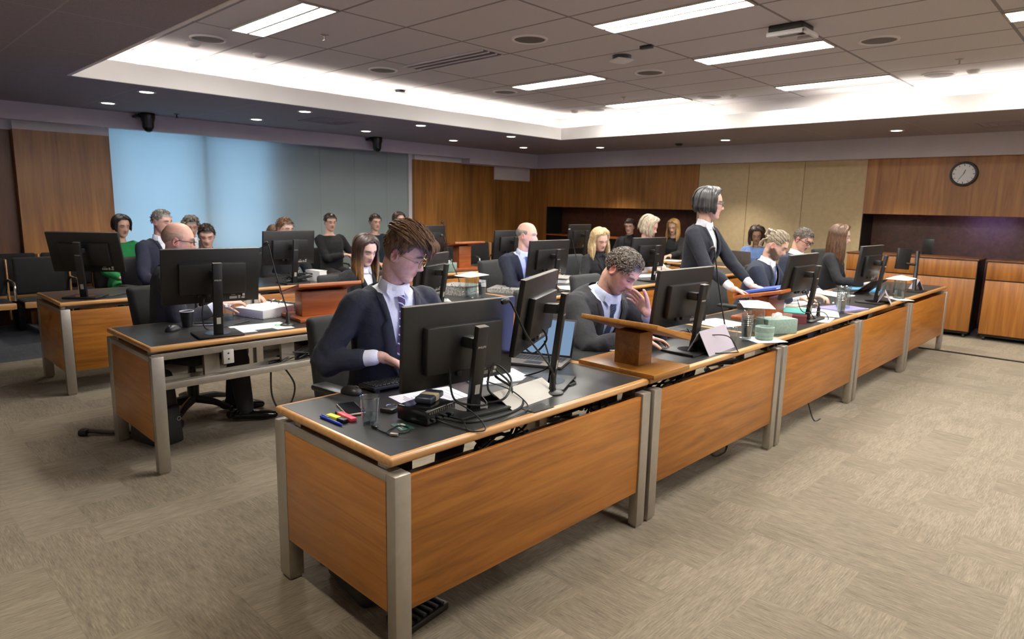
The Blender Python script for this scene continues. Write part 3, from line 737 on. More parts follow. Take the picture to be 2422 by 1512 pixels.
def hand_geo(bm, cl, col, wr, d, nrm, side, curl=.45, sc=1.0, spread=.0):
    """palm with four unequal bent fingers and a thumb leaving the side near its base"""
    d = d.normalized(); nrm = (nrm-d*nrm.dot(d)).normalized(); t = d.cross(nrm)*side
    L = .086*sc
    loft(bm, [(wr+d*(L*q), t*(w*sc), nrm*(h*sc)) for q, w, h in ((-.12, .026, .02), (.1, .031, .019), (.5, .039, .016), (.85, .041, .0135), (1.0, .038, .011))], 16, cl, col)
    for i, (ln, r) in enumerate((((.043, .026, .021), .0088), ((.048, .03, .022), .009), ((.044, .028, .021), .0085), ((.034, .021, .018), .0075))):
        off = .030-.0198*i; p = wr+d*(L*(1.0-.04*abs(i-1.2)))+t*(off*sc); fd = (d+t*(off*spread*8)).normalized(); pts = [p-fd*.012]; pts.append(p)
        for q, l in zip((.55, .95, .6), ln):
            rot = Mx.Rotation(curl*q*(1+.08*i), 3, fd.cross(nrm)); fd = rot @ fd; nr2 = nrm; p = p+fd*(l*sc); pts.append(p)
        limb(bm, pts, [r*sc, r*sc, r*.95*sc, r*.88*sc, r*.75*sc], 8, cl, col, 2)
    p = wr+d*(.022*sc)+t*(.026*sc); td = (d*.62+t*.72+nrm*.28).normalized(); pts = [p]
    for q, l in zip((0, .25, .35), (.044, .033, .026)):
        td = Mx.Rotation(curl*q, 3, td.cross(d*.6+nrm).normalized()) @ td; p = p+td*(l*sc); pts.append(p)
    limb(bm, pts, [.015*sc, .0125*sc, .0105*sc, .0085*sc], 8, cl, col, 2)
def remesh(bm, vox, smooth=2, colour=False):
    bmesh.ops.recalc_face_normals(bm, faces=bm.faces)
    me = bpy.data.meshes.new('tmp'); bm.to_mesh(me)
    src = None
    if colour:
        cl = bm.verts.layers.float_color['Col']; kd = kdtree.KDTree(len(bm.verts)); cols = []
        for i, v in enumerate(bm.verts): kd.insert(v.co, i); cols.append(tuple(v[cl]))
        kd.balance(); src = (kd, cols)
    bm.free()
    o = bpy.data.objects.new('tmp', me); COL.objects.link(o)
    m = o.modifiers.new('r', 'REMESH'); m.mode = 'VOXEL'; m.voxel_size = vox
    if smooth:
        s = o.modifiers.new('s', 'SMOOTH'); s.factor = .5; s.iterations = smooth
    dg = bpy.context.evaluated_depsgraph_get(); out = bpy.data.meshes.new_from_object(o.evaluated_get(dg))
    bpy.data.objects.remove(o); bpy.data.meshes.remove(me)
    if src:
        at = out.color_attributes.new('Col', 'FLOAT_COLOR', 'POINT')
        for i, v in enumerate(out.vertices):
            a = src[0].find_n(v.co, 3); w = [1/(x[2]+.0008) for x in a]; sw = sum(w)
            at.data[i].color = tuple(sum(src[1][x[1]][k]*y for x, y in zip(a, w))/sw for k in range(3))+(1,)
    return out
def ik(S, W, l1, l2, pole):
    d = W-S; D = d.length
    if D > (l1+l2)*.995: k = (l1+l2)*.995/D; W = S+d*k; d = W-S; D = d.length
    a = (l1*l1-l2*l2+D*D)/(2*D); h = sqrt(max(0, l1*l1-a*a)); n = d.normalized()
    p = (pole-n*pole.dot(n)).normalized(); return S+n*a+p*h, W

HC0 = V((-.008, 0, .03)); HRAD = (.099, .0785, .0925)
def hdir(az, el): return V((cos(el)*cos(az), cos(el)*sin(az), sin(el)))
def hsurf(az, el, th):
    d = hdir(az, el); p = V((d.x*HRAD[0], d.y*HRAD[1], d.z*HRAD[2])); n = V((d.x/HRAD[0], d.y/HRAD[1], d.z/HRAD[2])).normalized()
    return HC0+p+n*th
def hair_cap(b, front=36, side=-8, back=-40, th=.012, top=None, nzs=.004, nf=40, seed=0, edge=.22, pit=None):
    na, ne = 56, 16; rings = []; top = th if top is None else top
    for j in range(ne):
        r = []
        for k in range(na):
            az = 2*pi*k/na; aa = abs((az+pi) % (2*pi)-pi)/pi   # 0 front .. 1 back
            lo = front+(side-front)*sstep(.2, .45, aa)+(back-side)*sstep(.55, .85, aa)
            if pit: lo += pit*gs(aa, .40, .05)
            q = j/(ne-1); el = R(lo)+(R(90)-R(lo))*q
            T = (th+(top-th)*sstep(.25, .8, q))*sstep(-.05, edge, q)
            T += nzs*noise.noise(hdir(az, el)*nf*.1*4+V((seed, 0, 0)))*sstep(0, edge, q)
            r.append(b.bm.verts.new(hsurf(az, el, T-.002)))
        rings.append(r)
    for A, B in zip(rings, rings[1:]):
        for k in range(na): b.bm.faces.new((A[k], A[(k+1) % na], B[(k+1) % na], B[k]))
    b.bm.faces.new(rings[-1])
def hair_locks_short(b, n, elmin, flow, length, th, r=.006, lift=.5, drop=.0, rnd=.35, azr=None, steps=5):
    for _ in range(n):
        az = random.uniform(-pi, pi) if azr is None else random.uniform(*azr)
        lo = elmin(abs(az)/pi); el = math.asin(random.uniform(sin(R(lo)), .99))
        d = hdir(az, el); p = hsurf(az, el, th*random.uniform(.3, 1.0)); pts = [p]; L = length*random.uniform(.6, 1.2)
        f = flow(az, el)+V((random.uniform(-1, 1), random.uniform(-1, 1), random.uniform(-1, 1)))*rnd
        for s in range(steps):
            n_ = (p-HC0); n_ = V((n_.x/HRAD[0]**2, n_.y/HRAD[1]**2, n_.z/HRAD[2]**2)).normalized()
            g = f-n_*f.dot(n_); g = g.normalized() if g.length > .05 else n_.orthogonal()
            g = g+n_*(lift*(1-s/(steps-1))-drop*s/(steps-1)); p = p+g.normalized()*(L/steps)
            q = V(((p-HC0).x/HRAD[0], (p-HC0).y/HRAD[1], (p-HC0).z/HRAD[2])).length
            if q < 1.05: p = HC0+(p-HC0)*(1.05/q)
            pts.append(p)
        b.tube(pts, [r*.8]+[r]*(steps-2)+[r*.7, r*.15], 5)
def hair_long(b, n, length, th, part=0.0, face=62, r=.010, grav=V((0, 0, -1)), curl=0.0, flare=.0, inward=0.0):
    for i in range(n):
        az = -pi+2*pi*(i+random.random()*.8)/n; sg = 1 if az > 0 else -1
        el = R(88); pts = []; tt = th*random.uniform(.6, 1.15); L = 0; ph = random.uniform(0, 6)
        tgt = max(abs(az), R(face+random.uniform(-4, 6)))
        for k in range(9):
            q = k/8; a = sg*(abs(az)+(tgt-abs(az))*sstep(.15, .7, q)); e = R(86)+(R(-14)-R(86))*q
            pts.append(hsurf(a, e, tt*(.55+.45*sstep(0, .5, q)))+V((0, part*(1-q)**2, 0)))
        p = pts[-1]; Lt = length*random.uniform(.82, 1.08); m = max(3, int(Lt/.03)); out = V((p.x-HC0.x, p.y, 0)).normalized()
        for k in range(m):
            w = V((0, 0, 0)) if not curl else (V((-out.y, out.x, 0))*sin(ph+k*1.1)+out*cos(ph+k*.9))*curl
            p = p+grav*(Lt/m)+out*(flare-inward*(k/m))*(Lt/m)+w; pts.append(p)
        b.tube(pts, [r*.5]+[r]*(len(pts)-3)+[r*.7, r*.2], 6, flat=.7)
SK = {'fair': ((.73, .44, .325), (.42, .13, .12), (.55, .24, .19)), 'ruddy': ((.68, .38, .28), (.38, .13, .11), (.55, .19, .14)), 'pale': ((.76, .52, .43), (.45, .16, .16), (.62, .32, .27)), 'tan': ((.42, .23, .15), (.30, .11, .09), (.40, .18, .12)), 'brown': ((.34, .18, .11), (.22, .08, .07), (.27, .12, .08))}
CL = {}
FC = dict(lash=plain('lash_line', (66, 40, 34), .7), white=plain('eye_white', (206, 198, 194), .3), iris=plain('eye_iris', (40, 30, 26), .15))
def clothm(key, c, **kw):
    if key not in CL: CL[key] = cloth(key, c, **kw)
    return CL[key]
def make_person(label, head, hyaw, hpitch, tyaw, lean=12, hroll=0, seat=.5, stand=False, fem=False, skin='fair', brow=(.12, .07, .04), eyes='down', beard=0, beardc=(.12, .09, .07), bald=False, scalp=None,
                outfit='suit', jc=('navy_suit', (36, 42, 58)), sc=('white_shirt', (226, 228, 236)), tie=None, trc=None, hair=None, hairm=None, R_=None, L_=None, vox=.0075, sz=1.0, glasses=None, vtop=.985, vbot=.40, vw=.075, gaze=0, group=None, legs=True, hunch=.0, bulk=1.0, poleR=None, poleL=None, lapel=True):
    hp = V(head)
    HM = Mx.Translation(hp) @ EUL(hroll, hpitch, hyaw) @ Mx.Scale(sz, 4)
    Rh = HM.to_3x3()
    f = V((cos(R(tyaw)), sin(R(tyaw)), 0)); l = V((-f.y, f.x, 0)); z = V((0, 0, 1))
    s = f*sin(R(lean))+z*cos(R(lean)); d = f*cos(R(lean))-z*sin(R(lean))
    B = HM @ V((-.022, 0, -.06)); N = B-(s*.62+z*.38)*(.105*sz)
    hipz = .94*sz if stand else seat+.085
    T = (N.z-hipz)/cos(R(lean)); Hh = N-s*T
    print('PERSON', label[:40], 'T=%.3f hip=(%.2f,%.2f)' % (T, Hh.x, Hh.y))
    ws = sz*(.88 if fem else 1.0)*bulk
    root = thing('person', label, 'person', (Hh.x, Hh.y, 0), 0, group); off = Mx.Translation((-Hh.x, -Hh.y, 0))
    def put(name, me, mat, parent=root, sm=True, ang=60):
        me.transform(off); return link(name, me, mat, parent, sm, ang)
    def putb(name, mb, mat, parent=root, ang=60): return mb.xf(off).build(name, mat, parent, True, ang)
    sk, lp, ck = SK[skin]
    TS = [(-.17, .150, .100, 0), (-.02, .168, .115, 0), (.2, .154, .112, .008), (.42, .158, .116, .014), (.62, .172, .122, .012), (.78, .176, .116, .003), (.88, .172, .100, -.006), (.95, .128, .080, -.010), (1.0, .066, .064, -.010)]
    if fem: TS = [(-.17, .160, .105, 0), (-.02, .178, .118, 0), (.2, .150, .105, .006), (.42, .146, .108, .012), (.62, .165, .128, .02), (.78, .168, .116, .008), (.88, .152, .092, -.004), (.95, .105, .072, -.010), (1.0, .062, .060, -.010)]
    def tors(inf, t0=-.2, t1=1.01, hem=0):
        out = []
        for (t, w, h, o) in TS:
            if t < t0 or t > t1: continue
            out.append((Hh+s*(t*T)+d*(o+hunch*-t*(1-t)), l*((w*ws)+inf), d*((h*ws)+inf)))
        if hem:
            c, a, b_ = out[0]; out.insert(0, (c-s*hem, a*1.06, b_*1.06))
        return out
    SH = {q: Hh+s*((T-(.074 if fem else .082)*sz))+l*(q*(.17 if fem else .180)*ws)+d*(-.004) for q in (1, -1)}
    l1, l2 = .295*sz, .265*sz
    ARM = {}
    for q, spec, pl in ((1, L_, poleL), (-1, R_, poleR)):
        if spec is None: spec = (tuple(Hh+f*.36*sz+l*(q*.14)+z*(.10)), tuple(f*.8-l*q*.4), (0, 0, -1), .5)
        W = V(spec[0]); pole = V(pl) if pl else (l*q*.9-f*.5-z*1.0)
        E, W = ik(SH[q], W, l1, l2, pole); ARM[q] = (SH[q], E, W, V(spec[1]), V(spec[2]), spec[3])
    # ---- body: one continuous skin
    bm = bmesh.new(); cl = bm.verts.layers.float_color.new('Col')
    P = dict(skin=sk, lip=lp if not fem else mixc(lp, (.5, .1, .1), .3), cheek=ck, brow=brow, fem=fem, eyes=eyes, beard=beard, beardc=beardc, bald=bald, scalp=scalp, gaze=gaze)
    head_geo(bm, cl, HM, P)
    limb(bm, [N-s*.04, N, B+Rh @ V((-.004, 0, .0)), HM @ V((-.025, 0, -.01))], [.066*ws, .056*ws, .053*ws, .05*ws], 16, cl, sk)
    loft(bm, tors(-.022), 24, cl, sk)
    for q in (1, -1):
        S, E, W, hd, hn, cu = ARM[q]
        limb(bm, [S-l*q*.06, S, (S+E)/2, E, (E*2+W)/3, W], [.05*ws, .05*ws, .044*ws, .038*ws, .036*ws, .026*ws], 12, cl, sk, 2)
        limb(bm, [W-(W-E).normalized()*.05, W, W+hd.normalized()*.02], [.028*sz, .026*sz, .026*sz], 10, cl, sk, 1)
        hand_geo(bm, cl, sk, W, hd, hn, q, cu, sz*(.92 if fem else 1.0), .02)
    if legs:
        LEG = {}
        for q in (1, -1):
            hj = Hh+l*(q*.09*ws)
            if stand: kn = hj-z*.44*sz+f*.03; an = V((hj.x, hj.y, .10))-f*.03
            else: kn = hj+f*.42*sz+l*q*.05-z*.04; an = V((kn.x, kn.y, .10))+f*(-.05 if q > 0 else .05)
            LEG[q] = (hj, kn, an); limb(bm, [hj, (hj+kn)/2, kn, (kn*2+an)/3, an], [.07*ws, .064*ws, .048*ws, .046*ws, .034*ws], 10, cl, sk, 2)
    body = put('body', remesh(bm, vox, 2, True), M['skin'], root)
    # ---- brows, eyelids and eyes laid on the face
    hb = bmesh.new(); hb.from_mesh(body.data); bmesh.ops.transform(hb, matrix=HM.inverted() @ off.inverted(), verts=hb.verts); hv = BVHTree.FromBMesh(hb); hb.free()
    def fp(y, zz, o=.0006):
        h_ = hv.ray_cast(V((.101, y, zz)), V((-1, 0, 0))); return (h_[0] if h_[0] else V((.08, y, zz)))+V((o, 0, 0))
    bb, lb_, eb, ib = MB(), MB(), MB(), MB(); bt = .0022 if not fem else .0015
    for q in (1, -1):
        bb.tube([fp(q*y, .024+dz, .0004) for y, dz in ((.013, 0), (.02, .004), (.03, .0065), (.04, .005), (.049, .0005))], [bt*.7, bt*1.2, bt*1.2, bt, bt*.4], 6)
        up = .0095 if eyes == 'open' else -.0005
        lb_.tube([fp(q*y, .003+(up*k_ if eyes == 'open' else -.004*k_), .0004) for y, k_ in ((.0175, 0), (.023, .65), (.031, 1), (.039, .75), (.0455, .1))], [.0006, .0012, .0014, .0014, .0007], 6)
        if eyes == 'open':
            lo = [fp(q*y, .003+dz, .0003) for y, dz in ((.0185, 0), (.0245, .0055), (.031, .008), (.0385, .006), (.0445, .001), (.0385, -.0035), (.031, -.005), (.0245, -.0035))]
            eb.bm.faces.new([eb.bm.verts.new(p) for p in lo])
            c = fp(q*.031+gaze, .0045, .0009); ib.tube([c, c+V((.0006, 0, 0))], .0042, 12)
    lb_.tube([fp(y, -.0612-.0015*(abs(y)/.02)**2, .0001) for y in (-.022, -.011, 0, .011, .022)], [.0003, .0007, .0008, .0007, .0003], 5)
    putb('eyebrows', bb.xf(HM), FC['brow%.2f' % brow[0]] if 'brow%.2f' % brow[0] in FC else FC.setdefault('brow%.2f' % brow[0], plain('eyebrow_hair', tuple(int(255*x**.4545) for x in brow), .8)))
    putb('eyelid_lines', lb_.xf(HM), FC['lash'])
    if eyes == 'open':
        putb('eyes', eb.xf(HM), FC['white']); putb('irises', ib.xf(HM), FC['iris'])
    # ---- trousers and shoes
    if legs:
        bm = bmesh.new(); TSv = tors(.006, -.2, .3); loft(bm, TSv, 24)
        for q in (1, -1):
            hj, kn, an = LEG[q]
            limb(bm, [hj, (hj+kn)/2, kn, (kn+an)/2, an], [.094*ws, .086*ws, .070*ws, .064*ws, .056*ws], 14, sub=2)
        tc = trc or jc
        put('trousers', remesh(bm, max(.010, vox*1.3), 3), clothm(*tc))
        for q in (1, -1):
            an = LEG[q][2]; a = V((an.x, an.y, .045))-f*.06
            bm_ = bmesh.new(); limb(bm_, [a, a+f*.09+z*.0, a+f*.19-z*.008, a+f*.245-z*.012], [.042, .043, .044, .03], 14, sub=2, flat=(z, .85))
            for v in bm_.verts: v.co.z = max(v.co.z, .006)
            limb(bm_, [a+f*.03+z*.01, V((an.x, an.y, .10))], [.042, .04], 12, sub=1)
            me = bpy.data.meshes.new('shoe'); bm_.to_mesh(me); bm_.free(); put('shoe', me, M['blackgloss'])
    # ---- shirt and jacket
    fine = max(.008, vox*1.15)
    suit = outfit == 'suit'
    if suit:
        bm = bmesh.new(); loft(bm, tors(.002, .1), 28)
        for q in (1, -1):
            S, E, W, hd, hn, cu = ARM[q]; u = (W-E).normalized()
            limb(bm, [W-u*.11, W-u*.07, W-u*.032], [.037*ws, .038*ws, .038*ws], 14, sub=1)
        shirt = put('shirt', remesh(bm, fine, 2), clothm(*sc))
        # collar
        u = (B-N).normalized(); e = (l-u*l.dot(u)).normalized(); g = u.cross(e)*-1
        if g.dot(f) < 0: g = -g
        b = MB(); rr = []
        for (h, r) in ((-.028, .078), (.0, .071), (.03, .0655), (.032, .0625), (.0, .066)):
            ring = []
            for k in range(28):
                a = 2*pi*k/28; fr = max(0, cos(a)); dz = -.022*fr*fr if h > 0 else -.012*fr
                ring.append(b.bm.verts.new(N+u*(h+.012+dz)+(g*cos(a)+e*sin(a))*r*ws*(1+.02*fr)))
            rr.append(ring)
        for A_, B_ in zip(rr, rr[1:]):
            for k in range(28): b.bm.faces.new((A_[k], A_[(k+1) % 28], B_[(k+1) % 28], B_[k]))
        for q in (1, -1):   # collar points
            c0 = N+g*(.066*ws)+u*.012; b.bm.faces.new([b.bm.verts.new(x) for x in (c0+e*q*.008, N+g*.05*ws+e*q*.055*ws+u*.03, N+g*.058*ws+e*q*.062*ws-u*.01, c0+e*q*.045+g*.02-u*.055)])
        putb('collar', b, clothm(*sc), shirt)
    bm = bmesh.new()
    loft(bm, tors(.018 if suit else .012, -.2, 1.01 if suit else .97, .10 if stand else .02), 32)
    for q in (1, -1):
        S, E, W, hd, hn, cu = ARM[q]; u = (W-E).normalized(); pad = .012 if suit and not fem else .006
        We = W-u*(.098 if suit else .055)
        limb(bm, [S-l*q*.05*ws, S+s*pad*.6, S*.6+E*.4, E, E*.5+We*.5, We], [.064*ws, .068*ws, .064*ws, .057*ws, .053*ws, .048*ws], 16, sub=3)
    tb = bmesh.new(); loft(tb, tors(.019 if suit else .012), 40); tbv = BVHTree.FromBMesh(tb); tb.free()
    jm = remesh(bm, fine, 3)
    # cloth folds: soft ridges across the sleeves and waist
    bm = bmesh.new(); bm.from_mesh(jm)
    for v in bm.verts:
        p = v.co; k = noise.noise(p*11+V((head[0]*3, 0, 0)))+.5*noise.noise(p*23)
        nr = 0
        for q in (1, -1):
            E = ARM[q][1]; nr = max(nr, gs((p-E).length, 0, .13))
        v.co = p+v.normal*(k*(.0035+.006*nr))
    def front(uu, t, lift=0.0):
        o = Hh+s*(t*T)+l*uu+d*.6; hit = tbv.ray_cast(o, -d)
        nr_ = hit[0] or tbv.find_nearest(Hh+s*(t*T)+l*uu+d*.06)[0]; return nr_+d*lift
    lap = None
    if suit:
        dh = (vtop-vbot)*T; w0 = vw*ws
        if lapel:
            lap = MB()
            for q in (1, -1):
                rows = []
                for i in range(13):
                    t = vtop-(vtop-vbot)*i/12; ui = w0*(t-vbot)/(vtop-vbot)
                    wd = (.052 if t < .80 else .030+.0*(t-.8))*ws*sstep(vbot-.02, vbot+.22, t); wd = max(wd, .006)
                    if .785 < t < .83: wd *= .75
                    rows.append([front(q*(ui-.004+wd*j/3), t, .007+.007*(j == 2)+.004*(j == 1)) for j in range(4)])
                for i in range(12):
                    for j in range(3): lap.quad(rows[i][j], rows[i][j+1], rows[i+1][j+1], rows[i+1][j])
                for rw in (rows,):
                    for i in range(12): lap.quad(rw[i][3], rw[i][3]-d*.01, rw[i+1][3]-d*.01, rw[i+1][3])
            bmesh.ops.remove_doubles(lap.bm, verts=lap.bm.verts, dist=.0004)
        for q in (1, -1):
            e = (l*(q*w0)+s*dh).normalized(); no = e.cross(d).normalized()
            bmesh.ops.bisect_plane(bm, geom=list(bm.verts)+list(bm.edges)+list(bm.faces), plane_co=Hh+s*(vbot*T), plane_no=no, dist=1e-5)
        bmesh.ops.bisect_plane(bm, geom=list(bm.verts)+list(bm.edges)+list(bm.faces), plane_co=Hh+s*(vtop*T), plane_no=s, dist=1e-5)
        for co_b, no_b in ((Hh+l*(w0*1.1), l), (Hh-l*(w0*1.1), l), (Hh-d*.035+s*T, d)):
            bmesh.ops.bisect_plane(bm, geom=list(bm.verts)+list(bm.edges)+list(bm.faces), plane_co=co_b, plane_no=no_b, dist=1e-5)
        kill = []
        for fc in bm.faces:
            c = fc.calc_center_median()-Hh; h = c.dot(s)-vbot*T; uu = c.dot(l); dd = c.dot(d)
            if h > 0 and abs(uu) < h/dh*w0 and (dd > -.02 if h < dh*1.0 else True): kill.append(fc)
            elif h > dh and abs(uu) < w0*1.1 and dd > -.035: kill.append(fc)
        bmesh.ops.delete(bm, geom=kill, context='FACES')
    jm2 = bpy.data.meshes.new('jacket'); bm.to_mesh(jm2); bm.free(); bpy.data.meshes.remove(jm)
    jk = put('jacket' if suit else 'top', jm2, clothm(*jc))
    if lap: putb('lapels', lap, clothm(*jc), jk, 80)
    if suit:
        b = MB()
        for t in (vbot-.03, vbot-.17):
            p = front(.012, t, .002); b.sphere(p, (.009, .009, .009), None, 10, 6)
        putb('button', b, M['black'], jk)
    if suit and tie:
        sb = bmesh.new(); loft(sb, tors(.004), 40); sv = BVHTree.FromBMesh(sb); sb.free()
        tm = tie; b = MB(); rows = []
        ts = [vtop-.005-(vtop-vbot+.06)*i/14 for i in range(15)]
        for i, t in enumerate(ts):
            wd = (.016 if i == 0 else .018 if i == 1 else .0115 if i == 2 else .014+.0018*(i-2))*ws
            o = Hh+s*(t*T)+d*.6; hit = sv.ray_cast(o, -d); y = hit[0].dot(d) if hit[0] else (Hh+s*(t*T)).dot(d)+.1
            base = Hh+s*(t*T)+d*(y-(Hh+s*(t*T)).dot(d))
            if i < 2: base = base+d*(.012)
            rows.append([base+l*(wd*j)+d*(.011-.004*j*j) for j in (-1, 0, 1)])
        for r0, r1 in zip(rows, rows[1:]):
            for j in range(2): b.quad(r0[j], r0[j+1], r1[j+1], r1[j])
        bmesh.ops.remove_doubles(b.bm, verts=b.bm.verts, dist=.0003)
        putb('tie', b, tm, root)
    # ---- hair
    if hair:
        b = MB(); hair(b, Rh.inverted() @ V((0, 0, -1)) if True else None); b.xf(HM); putb('hair', b, hairm)
    if glasses:
        b = MB()
        for q in (1, -1):
            if glasses.get('round', True): b.tube([(.0985-.012*abs(cos(a))*.3, q*.033+.0225*cos(a), .002+.021*sin(a)) for a in [2*pi*k/20 for k in range(20)]], glasses['r'], 6, True)
            else: b.tube([(.0985-.008*(abs(y)/.026), q*.033+y, .004+zz) for y, zz in ((-.024, .013), (.024, .015), (.027, .008), (.022, -.014), (0, -.017), (-.02, -.013), (-.025, 0))], glasses['r'], 6, True)
            b.tube([(.094, q*.057, .006), (.06, q*.078, .008), (0, q*.083, .010), (-.015, q*.083, -.0), (-.022, q*.081, -.012)], glasses['r'], 5)
        b.tube([(.097, -.011, .006), (.104, 0, .009), (.097, .011, .006)], glasses['r'], 5)
        b.xf(HM); putb('glasses', b, glasses['m'])
    root['T'] = T; del root['T']
    return root, Hh
# ------------------------------------------------------------------ who sits where
H_brown = hairmat('brown_hair', (52, 34, 21), (136, 98, 64)); H_dkbrown = hairmat('dark_brown_hair', (22, 15, 11), (62, 42, 30)); H_salt = hairmat('grey_brown_hair', (46, 38, 32), (112, 98, 84))
H_silver = hairmat('dark_silver_hair', (9, 9, 10), (66, 64, 64), 40); H_blonde = hairmat('blonde_hair', (140, 106, 62), (222, 196, 148)); H_ash = hairmat('ash_blonde_hair', (120, 102, 80), (206, 190, 164)); H_bun = hairmat('dark_blond_hair', (92, 78, 60), (176, 160, 134)); H_gold = hairmat('golden_hair', (120, 84, 44), (196, 152, 92))
H_black = hairmat('black_hair', (10, 9, 9), (36, 30, 28)); H_grey = hairmat('short_grey_hair', (78, 74, 70), (140, 134, 126)); H_chest = hairmat('chestnut_hair', (44, 26, 16), (112, 76, 46))
t = NT('ombre_hair'); tc = t.n('ShaderNodeTexCoord'); sx = t.n('ShaderNodeSeparateXYZ'); t.l(tc.outputs['Object'], sx.inputs[0])
n = t.noise(t.coords('Object', (1, 1, .25)), 90, 3); k = t.math('SMOOTH_MIN', t.math('MULTIPLY_ADD', sx.outputs[2], -5.5, 6.15), 1.0, .05)
t.pbsdf(t.mix(k, t.ramp(n, (.3, lin((30, 20, 14))), (.7, lin((70, 46, 32)))), t.ramp(n, (.3, lin((130, 88, 44))), (.7, lin((204, 158, 98))))), .42, 0, n, .25, .004); H_ombre = t.m
def tiemat(name, c1, c2, c3, n, diag=1):
    t = NT(name); co = t.coords('Object'); s = t.n('ShaderNodeSeparateXYZ'); t.l(co, s.inputs[0])
    v = t.math('MULTIPLY', t.math('ADD', s.outputs[2], t.math('MULTIPLY', t.math('ADD', s.outputs[0], s.outputs[1]), .75*diag)), n)
    f = t.math('FRACT', v); a = t.math('LESS_THAN', f, .17); b_ = t.math('GREATER_THAN', t.math('FRACT', t.math('MULTIPLY', v, .5)), .5)
    t.pbsdf(t.mix(a, t.mix(b_, lin(c1), lin(c2)), lin(c3)), .5, 0, t.noise(co, 700, 1), .1, .002); return t.m
T_stripe = tiemat('striped_tie', (24, 30, 70), (58, 32, 78), (196, 198, 220), 26)
T_blue = plain('blue_tie', (30, 62, 116), .45, 0, .2, 120)
T_check = tiemat('patterned_tie', (46, 62, 92), (38, 50, 78), (110, 128, 156), 60, -1)

def hair_man1(b, g):
    hair_cap(b, 33, -14, -34, .004, .026, .006, 60, 1, .10)
    fl = lambda az, el: V((1.0, -.25, -.05))
    hair_locks_short(b, 1300, lambda a: 42 if a < .6 else 30, fl, .105, .024, .0024, .4, .4, .16)
    hair_locks_short(b, 420, lambda a: 50, lambda az, el: V((1, .1, .1)), .11, .026, .0022, .4, .8, .3, (-.9, .9))
    for i in range(60):   # fringe tumbling over the brow
        y = random.uniform(-.06, .05); L = random.uniform(.8, 1.25)
        b.tube(smoothpath([(.035, y*.8, .125), (.08, y, .118), (.100+.018*L, y*1.1, .100), (.110+.02*L, y*1.15-.008, .080-.008*L)], 3), [.0021]*9+[.0005], 5)
    hair_locks_short(b, 160, lambda a: -5 if a > .36 else 44, lambda az, el: V((-.1, 0, -1)), .02, .004, .0022, .1, 0, .3)
def hair_short(th=.012, top=.02, n=420, r=.0034, L=.026, rnd=.7, lift=.6, front=36, flow=None, back=-40):
    def h(b, g):
        hair_cap(b, front, -10, back, th*.7, top*.75, .006, 60, n, .15)
        hair_locks_short(b, n, lambda a: front+6 if a < .25 else (0 if a < .6 else back+12), flow or (lambda az, el: V((-.6*cos(az), -.6*sin(az), -.4)) if el < .9 else V((.5, .2, 0))), L, th, r, lift, .1, rnd)
    return h
def hair_ring(b, g):   # horseshoe of cropped grey hair round a bald crown
    na, ne = 56, 6; rings = []
    for j in range(ne):
        r = []
        for k in range(na):
            az = R(62)+R(236)*k/(na-1); aa = abs((az+pi) % (2*pi)-pi)/pi; e1 = 14+14*sstep(.6, 1, aa); e0 = -14-22*sstep(.5, .85, aa)
            q = j/(ne-1); T = .006*sin(pi*min(1, max(0, q*.9+.05)))*sstep(62, 85, math.degrees(az))*sstep(298, 275, math.degrees(az))
            r.append(b.bm.verts.new(hsurf(az, R(e0+(e1-e0)*q), T-.0025)))
        rings.append(r)
    for A, B in zip(rings, rings[1:]):
        for k in range(na-1): b.bm.faces.new((A[k], A[k+1], B[k+1], B[k]))
def hair_bob(b, g):
    hair_cap(b, 40, -2, -30, .016, .02, .004, 40, 3, .2); hair_long(b, 92, .075, .022, .02, 66, .0115, g, 0, .35, 1.3)
    hair_long(b, 60, .06, .030, .02, 72, .010, g, 0, .25, 1.4)
def hair_l(n=84, L=.26, th=.018, r=.011, curl=0, part=0.0, flare=.12, face=64):
    def h(b, g):
        hair_cap(b, 40, 0, -30, th*.75, th, .004, 40, n, .2); hair_long(b, n, L, th*1.1, part, face, r, g, curl, flare, .3); hair_long(b, n//2, L*.8, th*1.6, part, face+4, r, g, curl, flare, .2)
    return h
def hair_bun(b, g):
    hair_cap(b, 34, -6, -34, .008, .014, .004, 50, 9, .12)
    hair_locks_short(b, 150, lambda a: 34 if a < .25 else 0, lambda az, el: V((-1, 0, .25)), .07, .012, .0055, .25, 0, .15)
    for k in range(26):
        a = k*2.4; b.tube([V((-.118, 0, .07))+V((cos(a+q*.9)*.012-.012*q*.3, sin(a+q*.9)*.030, cos(k*1.7+q)*.030)) for q in range(5)], [.004, .009, .010, .008, .002], 5)
    for k in range(10):
        y = random.uniform(-.05, .05); b.tube([(-.09, y, .03), (-.125, y*1.1, .0), (-.13, y*1.2, -.04), (-.125, y*1.3, -.07)], [.006, .006, .005, .001], 5)

G_gold = plain('thin_gold_frame', (170, 140, 84), .3, .9); G_dark = plain('dark_frame', (30, 24, 26), .35); G_plum = plain('plum_frame', (84, 66, 82), .3)
def dn(x, y, z): return (x, y, z)
# young man, front row
p1, h1 = make_person('young man with swept brown hair and gold glasses, looking down behind the nearest monitor', (1.865, 2.50, 1.315), -54, 24, -100, 14, 3, .50, skin='fair', brow=(.16, .10, .06), scalp=(.17, .10, .06), jc=('navy_suit', (24, 28, 42)), tie=T_stripe,
    hair=hair_man1, hairm=H_brown, R_=((1.70, 2.46, .862), (.80, -.45, -.45), (-.3, -.3, -.9), .4), L_=((2.03, 2.40, .80), (-.1, -1, -.1), (0, 0, -1), .5), vox=.0048, glasses=dict(r=.0016, m=G_gold), sz=1.03, vtop=.985, vbot=.30, vw=.085, beard=.12, poleR=(-.75, .65, -.55), bulk=.97)
